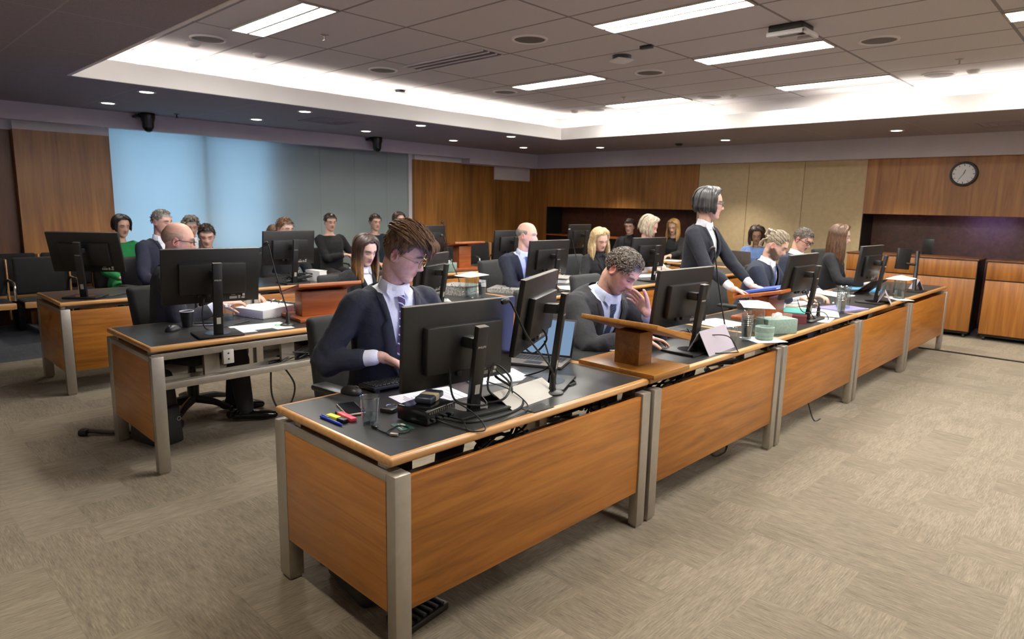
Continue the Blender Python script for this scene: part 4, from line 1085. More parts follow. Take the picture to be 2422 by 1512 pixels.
# man resting his head on his hand
p2, h2 = make_person('heavy man in dark pinstripe suit, head bowed on his hand at the front desk', (3.36, 2.32, 1.165), -84, 40, -98, 36, -6, .50, skin='ruddy', brow=(.16, .12, .09), scalp=(.16, .13, .10), jc=('charcoal_suit', (36, 35, 39)), tie=T_check, sc=('pale_blue_shirt', (196, 206, 228)),
    hair=hair_short(.014, .019, 1900, .0022, .02, .55, .25), hairm=H_salt, R_=((3.27, 2.12, .80), (.7, -.5, -.05), (0, 0, -1), .35), L_=((3.405, 2.15, .925), (.10, .72, .68), (-.92, .25, .05), .4), vox=.0048, sz=1.12, bulk=1.06, beard=.3, beardc=(.20, .15, .13), poleL=(.5, -.6, -1), poleR=(-1, .1, -.6), vbot=.22, vtop=.99, vw=.08)
# standing woman
p3, h3 = make_person('standing woman with grey bob, glasses and navy blazer, hands on the red lectern', (4.94, 2.60, 1.59), -64, 4, -92, 9, 0, .5, True, True, 'fair', (.10, .08, .07), 'open', jc=('navy_blazer', (20, 22, 34)), sc=('white_blouse', (232, 232, 240)),
    hair=hair_bob, hairm=H_silver, R_=((4.78, 2.28, .955), (.55, -.75, -.25), (-.1, -.2, -1), .35), L_=((5.05, 2.24, .945), (.2, -.9, -.1), (0, 0, -1), .4), vox=.0052, glasses=dict(r=.0024, m=G_plum), vbot=.30, vw=.075, gaze=-.003, sz=1.0, poleR=(-.7, .6, -1), trc=('navy_blazer', (20, 22, 34)))
G = 'people seated along the front desks'
p4, h4 = make_person('bearded man with blond hair in a bun and navy suit, looking down at his papers', (6.0, 2.48, 1.235), -78, 28, -88, 18, 0, .50, skin='fair', brow=(.10, .07, .05), beard=.92, beardc=(.055, .036, .024), jc=('blue_suit', (24, 31, 50)), tie=T_blue,
    hair=hair_bun, hairm=H_bun, R_=((5.96, 2.22, .80), (.4, -.9, 0), (0, 0, -1), .6), L_=((6.2, 2.2, .80), (0, -1, 0), (0, 0, -1), .6), vox=.0065, sz=1.0, vbot=.3)
p5, h5 = make_person('man in dark-framed glasses with short grey hair, between the bearded man and the long-haired woman', (7.25, 2.72, 1.25), -98, 28, -95, 12, 0, .5, skin='ruddy', brow=(.08, .06, .05), scalp=(.10, .08, .07), jc=('blue_suit', (24, 31, 50)), hair=hair_short(.008, .012, 500, .003, .02), hairm=H_salt, vox=.0075, glasses=dict(r=.003, m=G_dark, round=False))
p6, h6 = make_person('woman with long brown hair in black jacket, in profile at the far front desks', (7.92, 2.56, 1.275), -70, 8, -85, 10, 0, .5, fem=True, skin='pale', outfit='top', jc=('black_top', (17, 17, 20)), hair=hair_l(90, .30, .02, .0115), hairm=H_chest, vox=.0075, R_=((7.75, 2.2, .80), (.5, -.8, 0), (0, 0, -1), .5))
# second row
p7, h7 = make_person('bald man in dark grey suit and spectacles, his back to the open-fronted desk corner', (1.69, 4.80, 1.26), -22, 8, -28, 7, 0, .5, skin='ruddy', bald=True, brow=(.2, .15, .12), beard=.2, beardc=(.3, .26, .24), jc=('grey_suit', (40, 40, 46)), hair=hair_ring, hairm=hairmat('cropped_hair', (150, 118, 96), (170, 140, 118)), R_=((1.86, 4.60, .83), (.9, -.2, .2), (.2, .3, -.8), .5), L_=((2.1, 4.78, .84), (.7, -.6, .1), (0, .2, -1), .6), vox=.0065, glasses=dict(r=.0026, m=G_dark, round=False), poleR=(-1, .2, -.4), sz=1.03)
p8, h8 = make_person('young woman with dark hair turning blonde at the ends, black jacket and white shirt', (3.05, 4.60, 1.165), -88, 22, -92, 8, 0, .5, fem=True, skin='pale', brow=(.05, .035, .03), jc=('black_top', (17, 17, 20)), hair=hair_l(90, .26, .013, .0105, .0, .0, .10, 58), hairm=H_ombre, vox=.0062, vbot=.5, vw=.065)
p9, h9 = make_person('bald man in navy suit and bright blue tie, behind a monitor in the second row', (4.84, 4.48, 1.255), -66, 4, -112, 14, 0, .5, skin='fair', bald=True, brow=(.3, .25, .22), eyes='open', gaze=-.004, jc=('navy_suit2', (23, 28, 44)), sc=('pale_blue_shirt', (196, 206, 228)), tie=T_blue, hair=hair_ring, hairm=H_grey, vox=.0065, R_=((4.82, 4.25, .80), (.8, -.5, 0), (0, 0, -1), .4), vbot=.2, vw=.085, poleR=(-1, .3, -.6), sz=1.05)
p10, h10 = make_person('woman with wavy blonde hair and black jacket, looking down in the second row', (6.2, 4.60, 1.175), -106, 22, -100, 8, 8, .5, fem=True, skin='fair', brow=(.25, .17, .1), outfit='suit', jc=('black_top', (17, 17, 20)), sc=('black_blouse', (14, 14, 16)), hair=hair_l(84, .20, .018, .010, .006, .015, .2, 74), hairm=H_blonde, vox=.0062, L_=((6.45, 4.42, .93), (-.5, -.5, .6), (-.3, .3, .5), .7), vbot=.5)
p11, h11 = make_person('woman with ash-blonde hair in profile behind a second-row monitor', (7.38, 4.70, 1.31), -66, 22, -85, 10, 0, .5, fem=True, skin='fair', brow=(.3, .22, .15), outfit='top', jc=('white_top', (206, 202, 198)), hair=hair_l(84, .11, .026, .012, .006, .0, .1, 66), hairm=H_ash, vox=.0075, R_=((7.0, 4.36, .82), (.8, -.5, 0), (0, 0, -1), .4), L_=((7.3, 4.4, .80), (0, -1, 0), (0, 0, -1), .5))
# back wall side
p12, h12 = make_person('young dark-haired man in black, seated in front of the left niche', (9.85, 6.68, 1.22), 196, 6, 190, 6, 0, .5, skin='fair', brow=(.04, .03, .02), scalp=(.04, .03, .025), eyes='open', outfit='suit', jc=('black_top', (17, 17, 20)), sc=('black_shirt', (20, 20, 22)), hair=hair_short(.014, .026, 160, .006, .04), hairm=H_dkbrown, vox=.0085)
p13, h13 = make_person('young woman with long fair hair and black coat, seated before the left niche', (9.85, 5.82, 1.25), 190, 22, 186, 6, 0, .5, fem=True, skin='fair', outfit='top', jc=('black_top', (17, 17, 20)), hair=hair_l(76, .22, .014, .0105, .0, .0, .15, 60), hairm=H_gold, vox=.0085, R_=((9.45, 5.85, .80), (-.9, -.3, 0), (0, 0, -1), .5), L_=((9.45, 5.62, .80), (-.9, .1, 0), (0, 0, -1), .5))
p14, h14 = make_person('dark-haired woman in light blue top behind a laptop, by the beige panels', (9.72, 4.33, 1.18), 204, 20, 190, 8, 0, .5, fem=True, skin='brown', brow=(.02, .015, .012), outfit='top', jc=('light_blue_top', (104, 132, 186)), hair=hair_l(80, .13, .024, .0115, .004, .0, .1, 60), hairm=H_dkbrown, vox=.0085)
# gallery and third row; pale blurs cover these faces in the photograph
p15, h15 = make_person('person in navy suit seated behind the far-left monitor row, over the bald man\'s shoulder', (2.36, 7.12, 1.31), -60, 8, -75, 6, 0, .5, skin='fair', scalp=(.3, .26, .22), jc=('navy_suit3', (33, 35, 54)), hair=hair_short(.008, .012, 120), hairm=H_grey, vox=.0085)
p16, h16 = make_person('person with thick grey hair in dark clothes, in the gallery before the blue blind', (3.2, 8.66, 1.20), -100, 15, -90, 4, 0, .45, skin='fair', scalp=(.3, .28, .26), jc=('dark_suit', (28, 28, 32)), hair=hair_short(.022, .04, 190, .008, .05), hairm=H_grey, vox=.0095)
p17, h17 = make_person('person in black with dark hair, leaning low between the grey-haired person and the blind', (2.86, 7.32, 1.155), -110, 20, -95, 14, 0, .5, skin='fair', scalp=(.05, .04, .03), outfit='top', jc=('black_top', (17, 17, 20)), hair=hair_short(.014, .022, 130), hairm=H_dkbrown, vox=.0095)
p18, h18 = make_person('person in bright green top in the gallery, left edge of the blue blind', (2.43, 8.66, 1.215), -80, 12, -85, 4, 0, .45, fem=True, skin='fair', outfit='top', jc=('green_top', (28, 132, 70)), hair=hair_l(60, .05, .014, .011), hairm=H_black, vox=.0095)
p19, h19 = make_person('person in black at the third-row desk, head just above the wide monitor', (3.62, 7.05, 1.23), -78, 10, -85, 6, 0, .5, skin='fair', scalp=(.10, .06, .04), outfit='top', jc=('black_top', (17, 17, 20)), hair=hair_short(.012, .02, 120), hairm=H_brown, vox=.0095)
p20, h20 = make_person('person with brown hair in the gallery, low behind the third-row monitor', (4.29, 8.66, 1.08), -95, 25, -90, 14, 0, .45, fem=True, skin='fair', outfit='top', jc=('dark_suit', (28, 28, 32)), hair=hair_l(60, .1, .014, .011), hairm=H_chest, vox=.0105)
p21, h21 = make_person('person in black leaning back in the gallery with folded hands, before the grey-green blind', (5.12, 8.62, 1.25), -95, 8, -88, -4, 0, .45, skin='fair', scalp=(.05, .04, .03), outfit='top', jc=('black_top', (17, 17, 20)), hair=hair_short(.012, .02, 120), hairm=H_dkbrown, vox=.0095, R_=((5.18, 8.33, .80), (.8, -.2, 0), (0, 0, -1), .4), L_=((5.38, 8.34, .79), (-.7, -.3, 0), (0, 0, -1), .4))
p22, h22 = make_person('person in dark teal jumper in the gallery, behind the young woman', (5.92, 8.66, 1.245), -95, 5, -90, 2, 0, .45, skin='fair', scalp=(.06, .04, .03), outfit='top', jc=('teal_top', (20, 36, 44)), hair=hair_short(.012, .02, 120), hairm=H_dkbrown, vox=.0095)
p23, h23 = make_person('person with long dark hair in the gallery, mostly hidden by the young man\'s hair', (6.37, 8.66, 1.275), -95, 5, -90, 2, 0, .45, fem=True, skin='fair', outfit='top', jc=('black_top', (17, 17, 20)), hair=hair_l(60, .16, .014, .011), hairm=H_dkbrown, vox=.0105)

# chairs under the sitters and empty ones
def under(h, yaw, lb, back=.0, bh=.95, **kw):
    f = V((cos(R(yaw)), sin(R(yaw)), 0)); return make_chair(lb, h.x-f.x*back, h.y-f.y*back, yaw, bh=bh, **kw)
under(h1, -84, 'charcoal office chair under the young man, armrest showing in front', .0, .97)
under(h2, -92, 'charcoal office chair under the man resting his head', .0, .98)
under(h4, -88, 'charcoal office chair under the bearded man', .02)
under(h5, -95, 'charcoal office chair under the man in dark-framed glasses', .02)
under(h6, -85, 'charcoal office chair under the woman with long brown hair', .02)
make_chair('charcoal office chair under the bald man in spectacles, star base showing below the open desk', h7.x+.15, h7.y+.03, -62, bh=.93)
under(h8, -92, 'charcoal office chair under the young woman in white shirt', .02, .93)
under(h9, -80, 'charcoal office chair under the bald man in blue tie', .02, .98)
under(h10, -95, 'charcoal office chair under the woman with wavy blonde hair', .02, .98)
under(h11, -85, 'charcoal office chair under the ash-blonde woman', .02)
under(h12, 190, 'charcoal office chair under the young dark-haired man', .02)
under(h13, 186, 'charcoal office chair under the fair-haired young woman by the niche', .02)
under(h14, 190, 'charcoal office chair under the woman in light blue', .02)
under(h15, -75, 'charcoal office chair under the person in navy, third row', .02)
under(h17, -95, 'charcoal office chair under the leaning person in black, third row', .02)
under(h19, -85, 'charcoal office chair under the person at the wide monitor, third row', .02)
make_chair('empty charcoal office chair behind the standing woman, to the left', 4.35, 3.02, -90, bh=1.0)
make_chair('empty charcoal office chair at the third row, right of the far lectern', 5.95, 7.1, -95, bh=1.12)
make_chair('empty charcoal office chair in the third row, beside the left niche', 7.75, 7.0, -80, bh=1.12)
make_chair('empty black office chair at the far right end of the front row', 8.85, 2.75, -100, bh=1.08, mat=M['chairblk'])
seats = [('at the far left edge of the view', 1.08), ('left of the far-left monitor', 1.66), ('under the person in green', h18.x), ('under the grey-haired person', h16.x), ('just left of the brown-haired person', 3.75), ('under the brown-haired person', h20.x), ('under the person with folded hands', h21.x), ('under the person in teal', h22.x), ('under the person hidden by the young man\'s hair', h23.x), ('left of the far wooden pier', 7.1), ('in front of the wooden pier', 7.75), ('right of the wooden pier', 8.36), ('in the far corner', 8.95)]
for lb, x in seats: make_gallery_chair('black gallery chair '+lb, x, 8.72)
for i, x in enumerate((.95, 1.5, 2.05)): make_gallery_chair('black gallery chair of the rear row, '+('far left', 'second from the left', 'behind the person in green')[i], x, 9.38)
# ------------------------------------------------------------------ lecterns
def make_lectern(label, x, y, rz, mat, w=.46, d=.32, h=.22, tilt=16, colw=.2):
    """sloping board whose high edge is on local -y (away from the reader at +y)"""
    t = thing('tabletop_lectern', label, 'lectern', (x, y, H), rz, 'wooden tabletop lecterns')
    MB().bx(-w/2, w/2, -d/2, d/2, 0, .024, .003).build('base_board', mat, t)
    MB().bx(-colw/2, colw/2, -.07, .05, .024, h-.005, .003).build('upright', mat, t)
    TM = Mx.Translation((0, 0, h+.01)) @ Mx.Rotation(R(-tilt), 4, 'X')
    MB().bx(-w/2, w/2, -d/2, d/2, -.012, .012, .003).xf(TM).build('sloping_board', mat, t)
    MB().bx(-w/2, w/2, d/2-.014, d/2, .012, .026, .002).xf(TM).build('book_ledge', mat, t)
    return t
make_lectern('oak tabletop lectern standing across the joint of the two nearest front desks', 2.87, 1.88, -90, M['lectern'], .46, .34, .20, 16, .15)
make_lectern('reddish tabletop lectern in front of the standing woman', 4.98, 2.09, 3, M['lectern_red'], .48, .36, .19, 12, .34)
make_lectern('reddish tabletop lectern on the open-fronted desk, behind the young man', 2.43, 4.24, -6, M['lectern_red'], .46, .36, .20, 14, .34)
make_lectern('reddish tabletop lectern in the third row, behind the young man\'s fringe', 5.62, 6.33, 0, M['lectern_red'], .50, .34, .30, 12, .2)

# ------------------------------------------------------------------ small things on the desks
def one(name, label, cat, mb, mat, loc=(0, 0, 0), rz=0, group=None):
    o = mb.build(name, mat); o.location = loc; o.rotation_euler = (0, 0, R(rz)); return tag(o, label, cat, group)
def printed(seed):
    """white page with grey print lines as thin strips set in the sheet"""
    rn = random.Random(seed); b = MB(); y = .115
    while y > -.12:
        if rn.random() < .85:
            L = rn.uniform(.07, .165); b.bx(-.085, -.085+L, y, y+.0022, .0012, .0016)
        y -= .0085 if rn.random() < .85 else .018
    return b
def paper(label, x, y, rz, w=.21, h=.297, z=H, n=1, text_=None, curl=.0, name='paper_sheet', group='loose papers on the desks', mat=None):
    t = thing(name, label, 'paper', (x, y, z+.0005), rz, group)
    b = MB(); nx, ny = 6, 8; g = [[b.bm.verts.new(((i/nx-.5)*w, (j/ny-.5)*h, .0008*n+curl*max(0, abs(j/ny-.5)*2-.4)**2)) for i in range(nx+1)] for j in range(ny+1)]
    for j in range(ny):
        for i in range(nx): b.bm.faces.new((g[j][i], g[j][i+1], g[j+1][i+1], g[j+1][i]))
    r = bmesh.ops.extrude_face_region(b.bm, geom=list(b.bm.faces)); 
    for v in r['geom']:
        if isinstance(v, bmesh.types.BMVert): v.co.z -= .0008*n
    b.build('sheet', mat or M['white'], t)
    if text_: printed(text_).xf(Mx.Translation((0, 0, .0008*n-.001))).build('print', M['text'], t, False)
    return t
paper('printed page beside the mini computer on the nearest desk', 1.735, 2.14, 82, text_=3)
paper('thick printed bundle right of the nearest monitor', 2.16, 2.19, 70, n=7, text_=5, curl=.012)
paper('white pages lying before the woman at the lectern, left of the red lectern', 4.47, 2.22, 80, .3, .32, n=3)
paper('white page under the pale green cup', 4.12, 1.735, 60, .2, .22)
paper('white pages by the bearded man\'s hands', 6.05, 2.30, 80, .3, .4, n=3)
paper('white pages in front of the far front-row monitors', 5.62, 1.93, 20, .42, .3, n=2)
paper('open pad in front of the red box', 5.24, 1.80, 10, .26, .2, n=4)
paper('open bundle by the long-haired woman', 6.95, 2.30, 60, .4, .26, n=8, curl=.02)
paper('white sheet under the farthest jug', 7.18, 1.735, 40, .26, .16)
paper('blank white sheet on the open-fronted desk, beside the microphone', 1.92, 4.11, 84, .26, .34)
paper('white page right of the young man\'s shoulder, under a pair of spectacles', 3.55, 4.36, 60)
paper('white pages spread beside the blue-tied man\'s monitor', 5.30, 4.18, 60, .3, .5, n=4)
paper('thick white bundle behind the blue-tied man\'s monitor', 5.75, 4.62, 60, .26, .42, n=50)
paper('white pages under the ash-blonde woman\'s hands', 7.0, 4.42, 70, .3, .5, n=5)
paper('white page in the third row, left of the wide monitor', 2.75, 6.65, 90, n=2)
paper('pages in front of the fair-haired young woman', 9.35, 5.55, 0, .3, .4, n=3)
def book(name, label, cat, x, y, rz, w, d, h, cov, z=H, pages=None, group=None):
    t = thing(name, label, cat, (x, y, z+.001), rz, group)
    MB().bx(-w/2, w/2, -d/2, d/2, 0, .003).bx(-w/2, w/2, -d/2, d/2, h-.003, h).bx(-w/2, -w/2+.004, -d/2, d/2, .003, h-.003).build('cover', cov, t)
    MB().bx(-w/2+.006, w/2-.006, -d/2+.004, d/2-.004, .0032, h-.0032).build('pages', pages or M['white'], t)
    return t
M['lilac'] = plain('lilac_card', (132, 124, 176), .6, 0, .05); M['teal'] = plain('teal_card', (46, 140, 130), .6); M['redbook'] = plain('dark_red_cloth', (104, 44, 46), .6); M['bluebook'] = plain('blue_cover', (62, 96, 190), .4); M['skyblue'] = plain('sky_blue_card', (90, 160, 214), .5)
book('folder', 'lilac folder lying under the glass stack at the far front desks', 'folder', 5.98, 1.86, -15, .36, .26, .012, M['lilac'])
book('folder', 'teal folder edge beside the bearded man\'s monitor', 'folder', 5.50, 2.10, 20, .3, .22, .01, M['teal'])
book('folder', 'dark grey file of white pages by the bearded man', 'folder', 5.42, 2.32, 5, .32, .3, .05, M['alu_dark'])
book('book', 'small dark red box-like book by the base of the bearded man\'s monitor', 'book', 4.98, 1.84, 20, .12, .1, .055, M['redbook'])
bk = book('binder', 'thin blue and lilac bound papers leaning on the red lectern', 'folder', 5.02, 2.11, 3, .40, .27, .016, M['bluebook'], H+.215); bk.rotation_euler = (R(-12), 0, R(3))
book('folder', 'sky blue folder beside the long-haired woman\'s hands', 'folder', 7.62, 2.18, 30, .2, .3, .02, M['skyblue'])
def ringbinder(label, x, y, rz, openb=True, h=.05):
    t = thing('ring_binder', label, 'binder', (x, y, H+.001), rz, 'marbled ring binders')
    MB().bx(-.16, .16, -.16, .16, 0, .004).bx(-.164, -.156, -.16, .16, 0, h+.01).build('cover', M['marble'], t)
    b = MB(); b.bx(-.13, .15, -.145, .145, .004, h, .004)
    for v in b.bm.verts: v.co.z += .012*(v.co.x > 0)*(v.co.z > .02)*-1
    p = b.build('pages', M['white'], t)
    for s in (-.05, .03): MB().tube([(-.12+.028*cos(a), s, h-.008+.028*sin(a)) for a in [pi*k/10 for k in range(11)]], .0035, 6).build('ring', M['chrome'], t)
    if openb: MB().bx(-.49, -.17, -.16, .16, 0, .006, .002).build('open_cover', M['marble'], t)
    else: MB().bx(-.164, .165, -.16, .16, h+.002, h+.006).build('lid', M['marble'], t)
    for k, c in enumerate(('yellow', 'red', 'orange')): MB().bx(-.06+.05*k, -.02+.05*k, -.152, -.144, .02+.006*k, .024+.006*k).build('index_tab', TAB[c], p)
    return t
TAB = {c: plain('tab_'+c, v, .6) for c, v in (('yellow', (220, 190, 40)), ('red', (190, 50, 40)), ('orange', (220, 120, 40)))}
ringbinder('open ring binder thick with pages on the open-fronted desk', 2.17, 4.56, 195, True, .07)
ringbinder('marbled ring binder stacked by the glass jug in the second row', 4.05, 4.58, 20, False, .075)
ringbinder('flat marbled ring binder in front of the blue-tied man', 4.52, 4.42, 30, False, .03)
ringbinder('open ring binder beside the blue-tied man\'s monitor, rings upright', 5.55, 4.66, 200, False, .05)
book('file_box', 'white upright file by the third-row monitor cables', 'folder', 3.52, 6.22, 10, .1, .22, .11, M['white'])

# cups, jugs, glasses
M['cuprim'] = clear('bright_rim', (240, 244, 246), .9)
CUPP = [(.0, .003), (.026, .003), (.026, 0), (.029, 0), (.0385, .094), (.040, .096), (.0385, .0975), (.0372, .094), (.0275, .005), (.0, .004)]
def make_cup(label, x, y, fill=.03, name='plastic_cup'):
    t = thing(name, label, 'cup', (x, y, H), 0, 'clear plastic cups')
    MB().lathe([(r*.95, z*1.1) for r, z in CUPP], n=28, cap=False).build('cup_wall', M['clear'], t)
    MB().tube([(.0372*cos(a), .0372*sin(a), .1065) for a in [2*pi*k/28 for k in range(28)]], .0013, 6, True).build('rim', M['cuprim'], t)
    if fill: MB().lathe([(.0, .006), (.0262, .006), (.0262+.0098*fill/.09*.9, .004+fill), (0, .004+fill)], n=28, cap=False).build('water', M['water'], t)
    return t
make_cup('clear plastic cup of water beside the highlighters on the nearest desk', 1.345, 2.02, .035)
make_cup('clear plastic cup half full, beside the tall stack of cups', 3.85, 1.82, .045)
make_cup('clear plastic cup behind the monitor on the open-fronted desk', 1.88, 4.50, 0)
def cup_stack(label, x, y, n=7):
    for k in range(n):
        c = make_cup(label, x, y, 0, 'stacked_cup'); c.location.z = H+.012*k; c['group'] = 'stack of clear cups '+label
cup_stack('one of the clear cups nested in the tall stack by the tissue box', 3.99, 1.79, 6)
cup_stack('one of the clear cups nested in the stack on the lilac folder', 5.75, 1.80, 6)
cup_stack('one of the clear cups nested in the stack by the marbled binder', 4.02, 4.25, 5)
def make_jug(label, x, y, rz=0, fill=.08):
    t = thing('water_jug', label, 'jug', (x, y, H), rz, 'glass water jugs')
    MB().lathe([(0, .006), (.05, .006), (.052, 0), (.055, 0), (.056, .03), (.056, .12), (.053, .17), (.057, .195), (.054, .195), (.05, .17), (.053, .12), (.053, .03), (.05, .008), (0, .008)], n=32, cap=False).build('jug_body', M['glass'], t)
    MB().tube([(.0555*cos(a), .0555*sin(a), .195) for a in [2*pi*k/32 for k in range(32)]], .0018, 6, True).build('rim', M['cuprim'], t)
    MB().tube(smoothpath([(.053, 0, .16), (.085, 0, .165), (.1, 0, .12), (.085, 0, .06), (.054, 0, .04)], 6), .007, 8).build('handle', M['glass'], t)
    MB().lathe([(0, .009), (.0515, .009), (.0525, .009+fill), (0, .009+fill)], n=32, cap=False).build('water', M['water'], t)
    return t
def paper_hat(label, x, y, z, rz, s=.13):
    b = MB(); A = [(-s, -s*.7, -.02), (s, -s*.8, -.015), (s*1.1, s*.7, -.01), (-s*.9, s*.8, -.02)]; c = (.0, .0, .016)
    for k in range(4): b.quad(A[k], A[(k+1) % 4], c); b.quad(tuple(v-.0012*(i == 2) for i, v in enumerate(A[k])), c[:2]+(c[2]-.0012,), tuple(v-.0012*(i == 2) for i, v in enumerate(A[(k+1) % 4])))
    return one('paper_cover', label, 'paper', b, M['white'], (x, y, z), rz, 'white papers covering the water jugs')
JG = [('glass water jug with handle, between the cup stack and the tissue box', 4.27, 1.86, 150, 35, 'creased white paper covering the jug by the tissue box'),
      ('glass water jug with paper cover, at the far end of the front row', 7.20, 1.74, 160, 0, 'folded white paper covering the farthest jug'),
      ('glass water jug with paper cover beside the marbled binder in the second row', 3.97, 4.34, 150, 10, 'pointed white paper covering the second-row jug')]
for lb, x, y, rz, hr, l2 in JG:
    make_jug(lb, x, y, rz); paper_hat(l2, x, y, H+.212, hr)
make_jug('glass water jug standing on the lilac folder, right of the cup stack', 5.98, 1.86, 100)
for lb, x, y in (('short drinking glass beside the jugs at the far front desks, on the left', 6.33, 1.98), ('short drinking glass beside the jugs at the far front desks, on the right', 6.52, 2.02), ('short drinking glass by the last stand of the front row', 7.55, 1.95)):
    t = thing('drinking_glass', lb, 'glass', (x, y, H), 0, 'short drinking glasses')
    MB().lathe([(0, .008), (.033, .008), (.034, 0), (.038, 0), (.043, .1), (.0405, .1), (.036, .01), (0, .01)], n=28, cap=False).build('glass_wall', M['glass'], t)
    MB().lathe([(0, .011), (.0355, .011), (.037, .04), (0, .04)], n=28, cap=False).build('water', M['water'], t)
M['mint'] = plain('mint_green_card', (134, 158, 146), .7, 0, .14, 60)
t = thing('mug', 'pale green mug with rings, on white paper by the jug', 'mug', (4.13, 1.735, H+.002), 20)
b = MB(); b.lathe([(0, 0), (.05, 0), (.054, .004), (.056, .018), (.054, .022), (.057, .026), (.058, .045), (.056, .049), (.058, .053), (.058, .082), (.054, .085), (.051, .08), (.05, .02), (0, .016)], n=32, cap=False); b.build('mug_body', M['mint'], t)
MB().tube(smoothpath([(.055, 0, .07), (.085, 0, .07), (.088, 0, .035), (.055, 0, .02)], 5), .007, 8).build('handle', M['mint'], t)
t = thing('tissue_box', 'mint green tissue box with a white tissue pulled up', 'tissue box', (4.44, 1.79, H), -28)
MB().bx(-.12, .12, -.065, .065, 0, .1, .003).build('box', M['mint'], t)
b = MB()
for k in range(10):
    a = k*pi/5; b.bm.verts.new((cos(a)*.05, sin(a)*.018, .1)); b.bm.verts.new((cos(a+.4)*.03*(1+.3*sin(k*2.2)), sin(a+.4)*.022, .128+.008*sin(k*1.7)))
b.bm.verts.ensure_lookup_table(); vs = list(b.bm.verts)
for k in range(10): b.bm.faces.new((vs[2*k], vs[(2*k+2) % 20], vs[(2*k+3) % 20], vs[2*k+1]))
b.bm.faces.new([vs[2*k+1] for k in range(10)]); b.build('tissue', M['white'], t)
t = dup(t, (5.32, 6.2, H), 40, 'small teal tissue box beside the far lectern in the third row')
t = thing('paper_cup', 'black takeaway coffee cup on the open-fronted desk', 'cup', (1.575, 4.42, H), 0)
MB().lathe([(0, 0), (.029, 0), (.041, .1), (.039, .1), (.03, .06), (0, .06)], n=28, cap=False).build('cup_wall', M['black'], t)
MB().tube([(.041*cos(a), .041*sin(a), .101) for a in [2*pi*k/28 for k in range(28)]], .003, 6, True).build('rim', M['creamsign'], t)

# nearest desk: keyboard, mice, phone, pens, mini computer
def make_keyboard(label, x, y, rz):
    t = thing('keyboard', label, 'keyboard', (x, y, H), rz)
    b = MB().bx(-.22, .22, -.07, .07, .004, .02, .004)
    for v in b.bm.verts: v.co.z += .010*(v.co.y < 0)
    for s in (-.2, .2): b.bx(s-.01, s+.01, -.065, -.05, 0, .02)
    for s in (-.2, .2): b.bx(s-.01, s+.01, .05, .065, 0, .02)
    b.build('tray', M['black'], t)
    b = MB()
    for j in range(6):
        for i in range(21):
            x0 = -.208+i*.0198
            if j == 5 and 3 < i < 9: continue
            b.bx(x0, x0+.0165, -.060+j*.0198, -.060+j*.0198+.0165, .02+.008*(1-j/5), .027+.008*(1-j/5), .002, 1)
    b.bx(-.13, -.032, .039, .0555, .02, .027)
    b.build('keys', M['rubber'], t); return t
make_keyboard('black keyboard half under the nearest monitor, before the young man', 1.80, 2.385, -4)
make_keyboard('black keyboard behind the monitor right of the bowed man', 3.72, 2.22, -5)
t = thing('foot_keyboard', 'black ribbed footrest pad on the carpet by the nearest front leg', 'footrest', (1.43, 1.84, 0), 8)
MB().bx(-.11, .1, -.065, .065, 0, .03, .006).build('base', M['black'], t)
b = MB()
for k in range(6): b.bx(-.10+k*.033, -.082+k*.033, -.058, .058, .03, .04, .003)
b.build('ribs', M['rubber'], t); t.name = 'footrest'
def make_mouse(label, x, y, rz):
    t = thing('computer_mouse', label, 'mouse', (x, y, H), rz, 'black computer mice')
    b = MB().sphere((0, 0, .004), (.034, .056, .034), None, 24, 14)
    for v in b.bm.verts:
        v.co.z = max(v.co.z, .0005); v.co.x *= 1-.12*gs(v.co.y, .0, .02)
    b.build('shell', M['black'], t); MB().box((0, -.03, .034), (.007, .018, .009), (12, 0, 0), .002).build('wheel', M['alu_dark'], t)
    return t
make_mouse('black mouse at the back edge of the nearest desk', 1.515, 2.41, 15); make_mouse('black mouse beside the bowed man\'s elbow', 3.36, 2.30, 30); make_mouse('black mouse near the corner of the open-fronted desk', 1.455, 4.33, -60)
t = thing('smartphone', 'smartphone with glossy black screen and clear bumper beside the plastic cup', 'phone', (1.386, 2.215, H), -17)
MB().bx(-.038, .038, -.08, .08, 0, .009, .004, 3).build('case', M['alu'], t); MB().bx(-.034, .034, -.076, .076, .009, .0096).build('screen', M['blackgloss'], t)
t = dup(t, (1.69, 4.41, H), 60, 'smartphone behind the coffee cup on the open-fronted desk')
M['blue'] = plain('blue_plastic', (30, 56, 176), .3); M['yellow'] = plain('yellow_plastic', (214, 222, 40), .4); M['pink'] = plain('pink_red_plastic', (222, 62, 80), .4)
t = thing('pen', 'blue ballpoint pen lying at the left edge of the nearest desk', 'pen', (1.252, 2.135, H+.006), 2)
MB().tube([(0, .075, 0), (0, .07, 0), (0, -.05, 0), (0, -.066, 0), (0, -.074, 0)], [.003, .005, .0055, .004, .001], 12).build('barrel', M['blue'], t); MB().bx(.002, .006, .02, .07, .003, .008, .001).build('clip', M['blue'], t)
for lb, x, y, rz, m in (('yellow highlighter pen between the blue pen and the pink one', 1.279, 2.138, 6, 'yellow'), ('pink-red highlighter pen nearest the smartphone', 1.316, 2.13, -2, 'pink')):
    t = thing('highlighter', lb, 'pen', (x, y, H+.008), rz, 'highlighters on the nearest desk')
    MB().bx(-.013, .013, -.01, .055, -.008, .008, .004).build('barrel', M[m], t)
    MB().bx(-.0125, .0125, -.052, -.01, -.008, .008, .004).build('cap', M['black'] if m == 'yellow' else M[m], t)
    if m == 'pink': MB().bx(-.0125, .0125, .05, .07, -.0075, .0075, .003).build('end_plug', M['black'], t)
t = thing('mini_computer', 'small glossy black mini computer box with cables, before the nearest monitor', 'computer', (1.545, 1.935, H), 10)
MB().bx(-.085, .085, -.075, .075, .004, .062, .007, 3).build('case', M['blackgloss'], t)
b = MB()
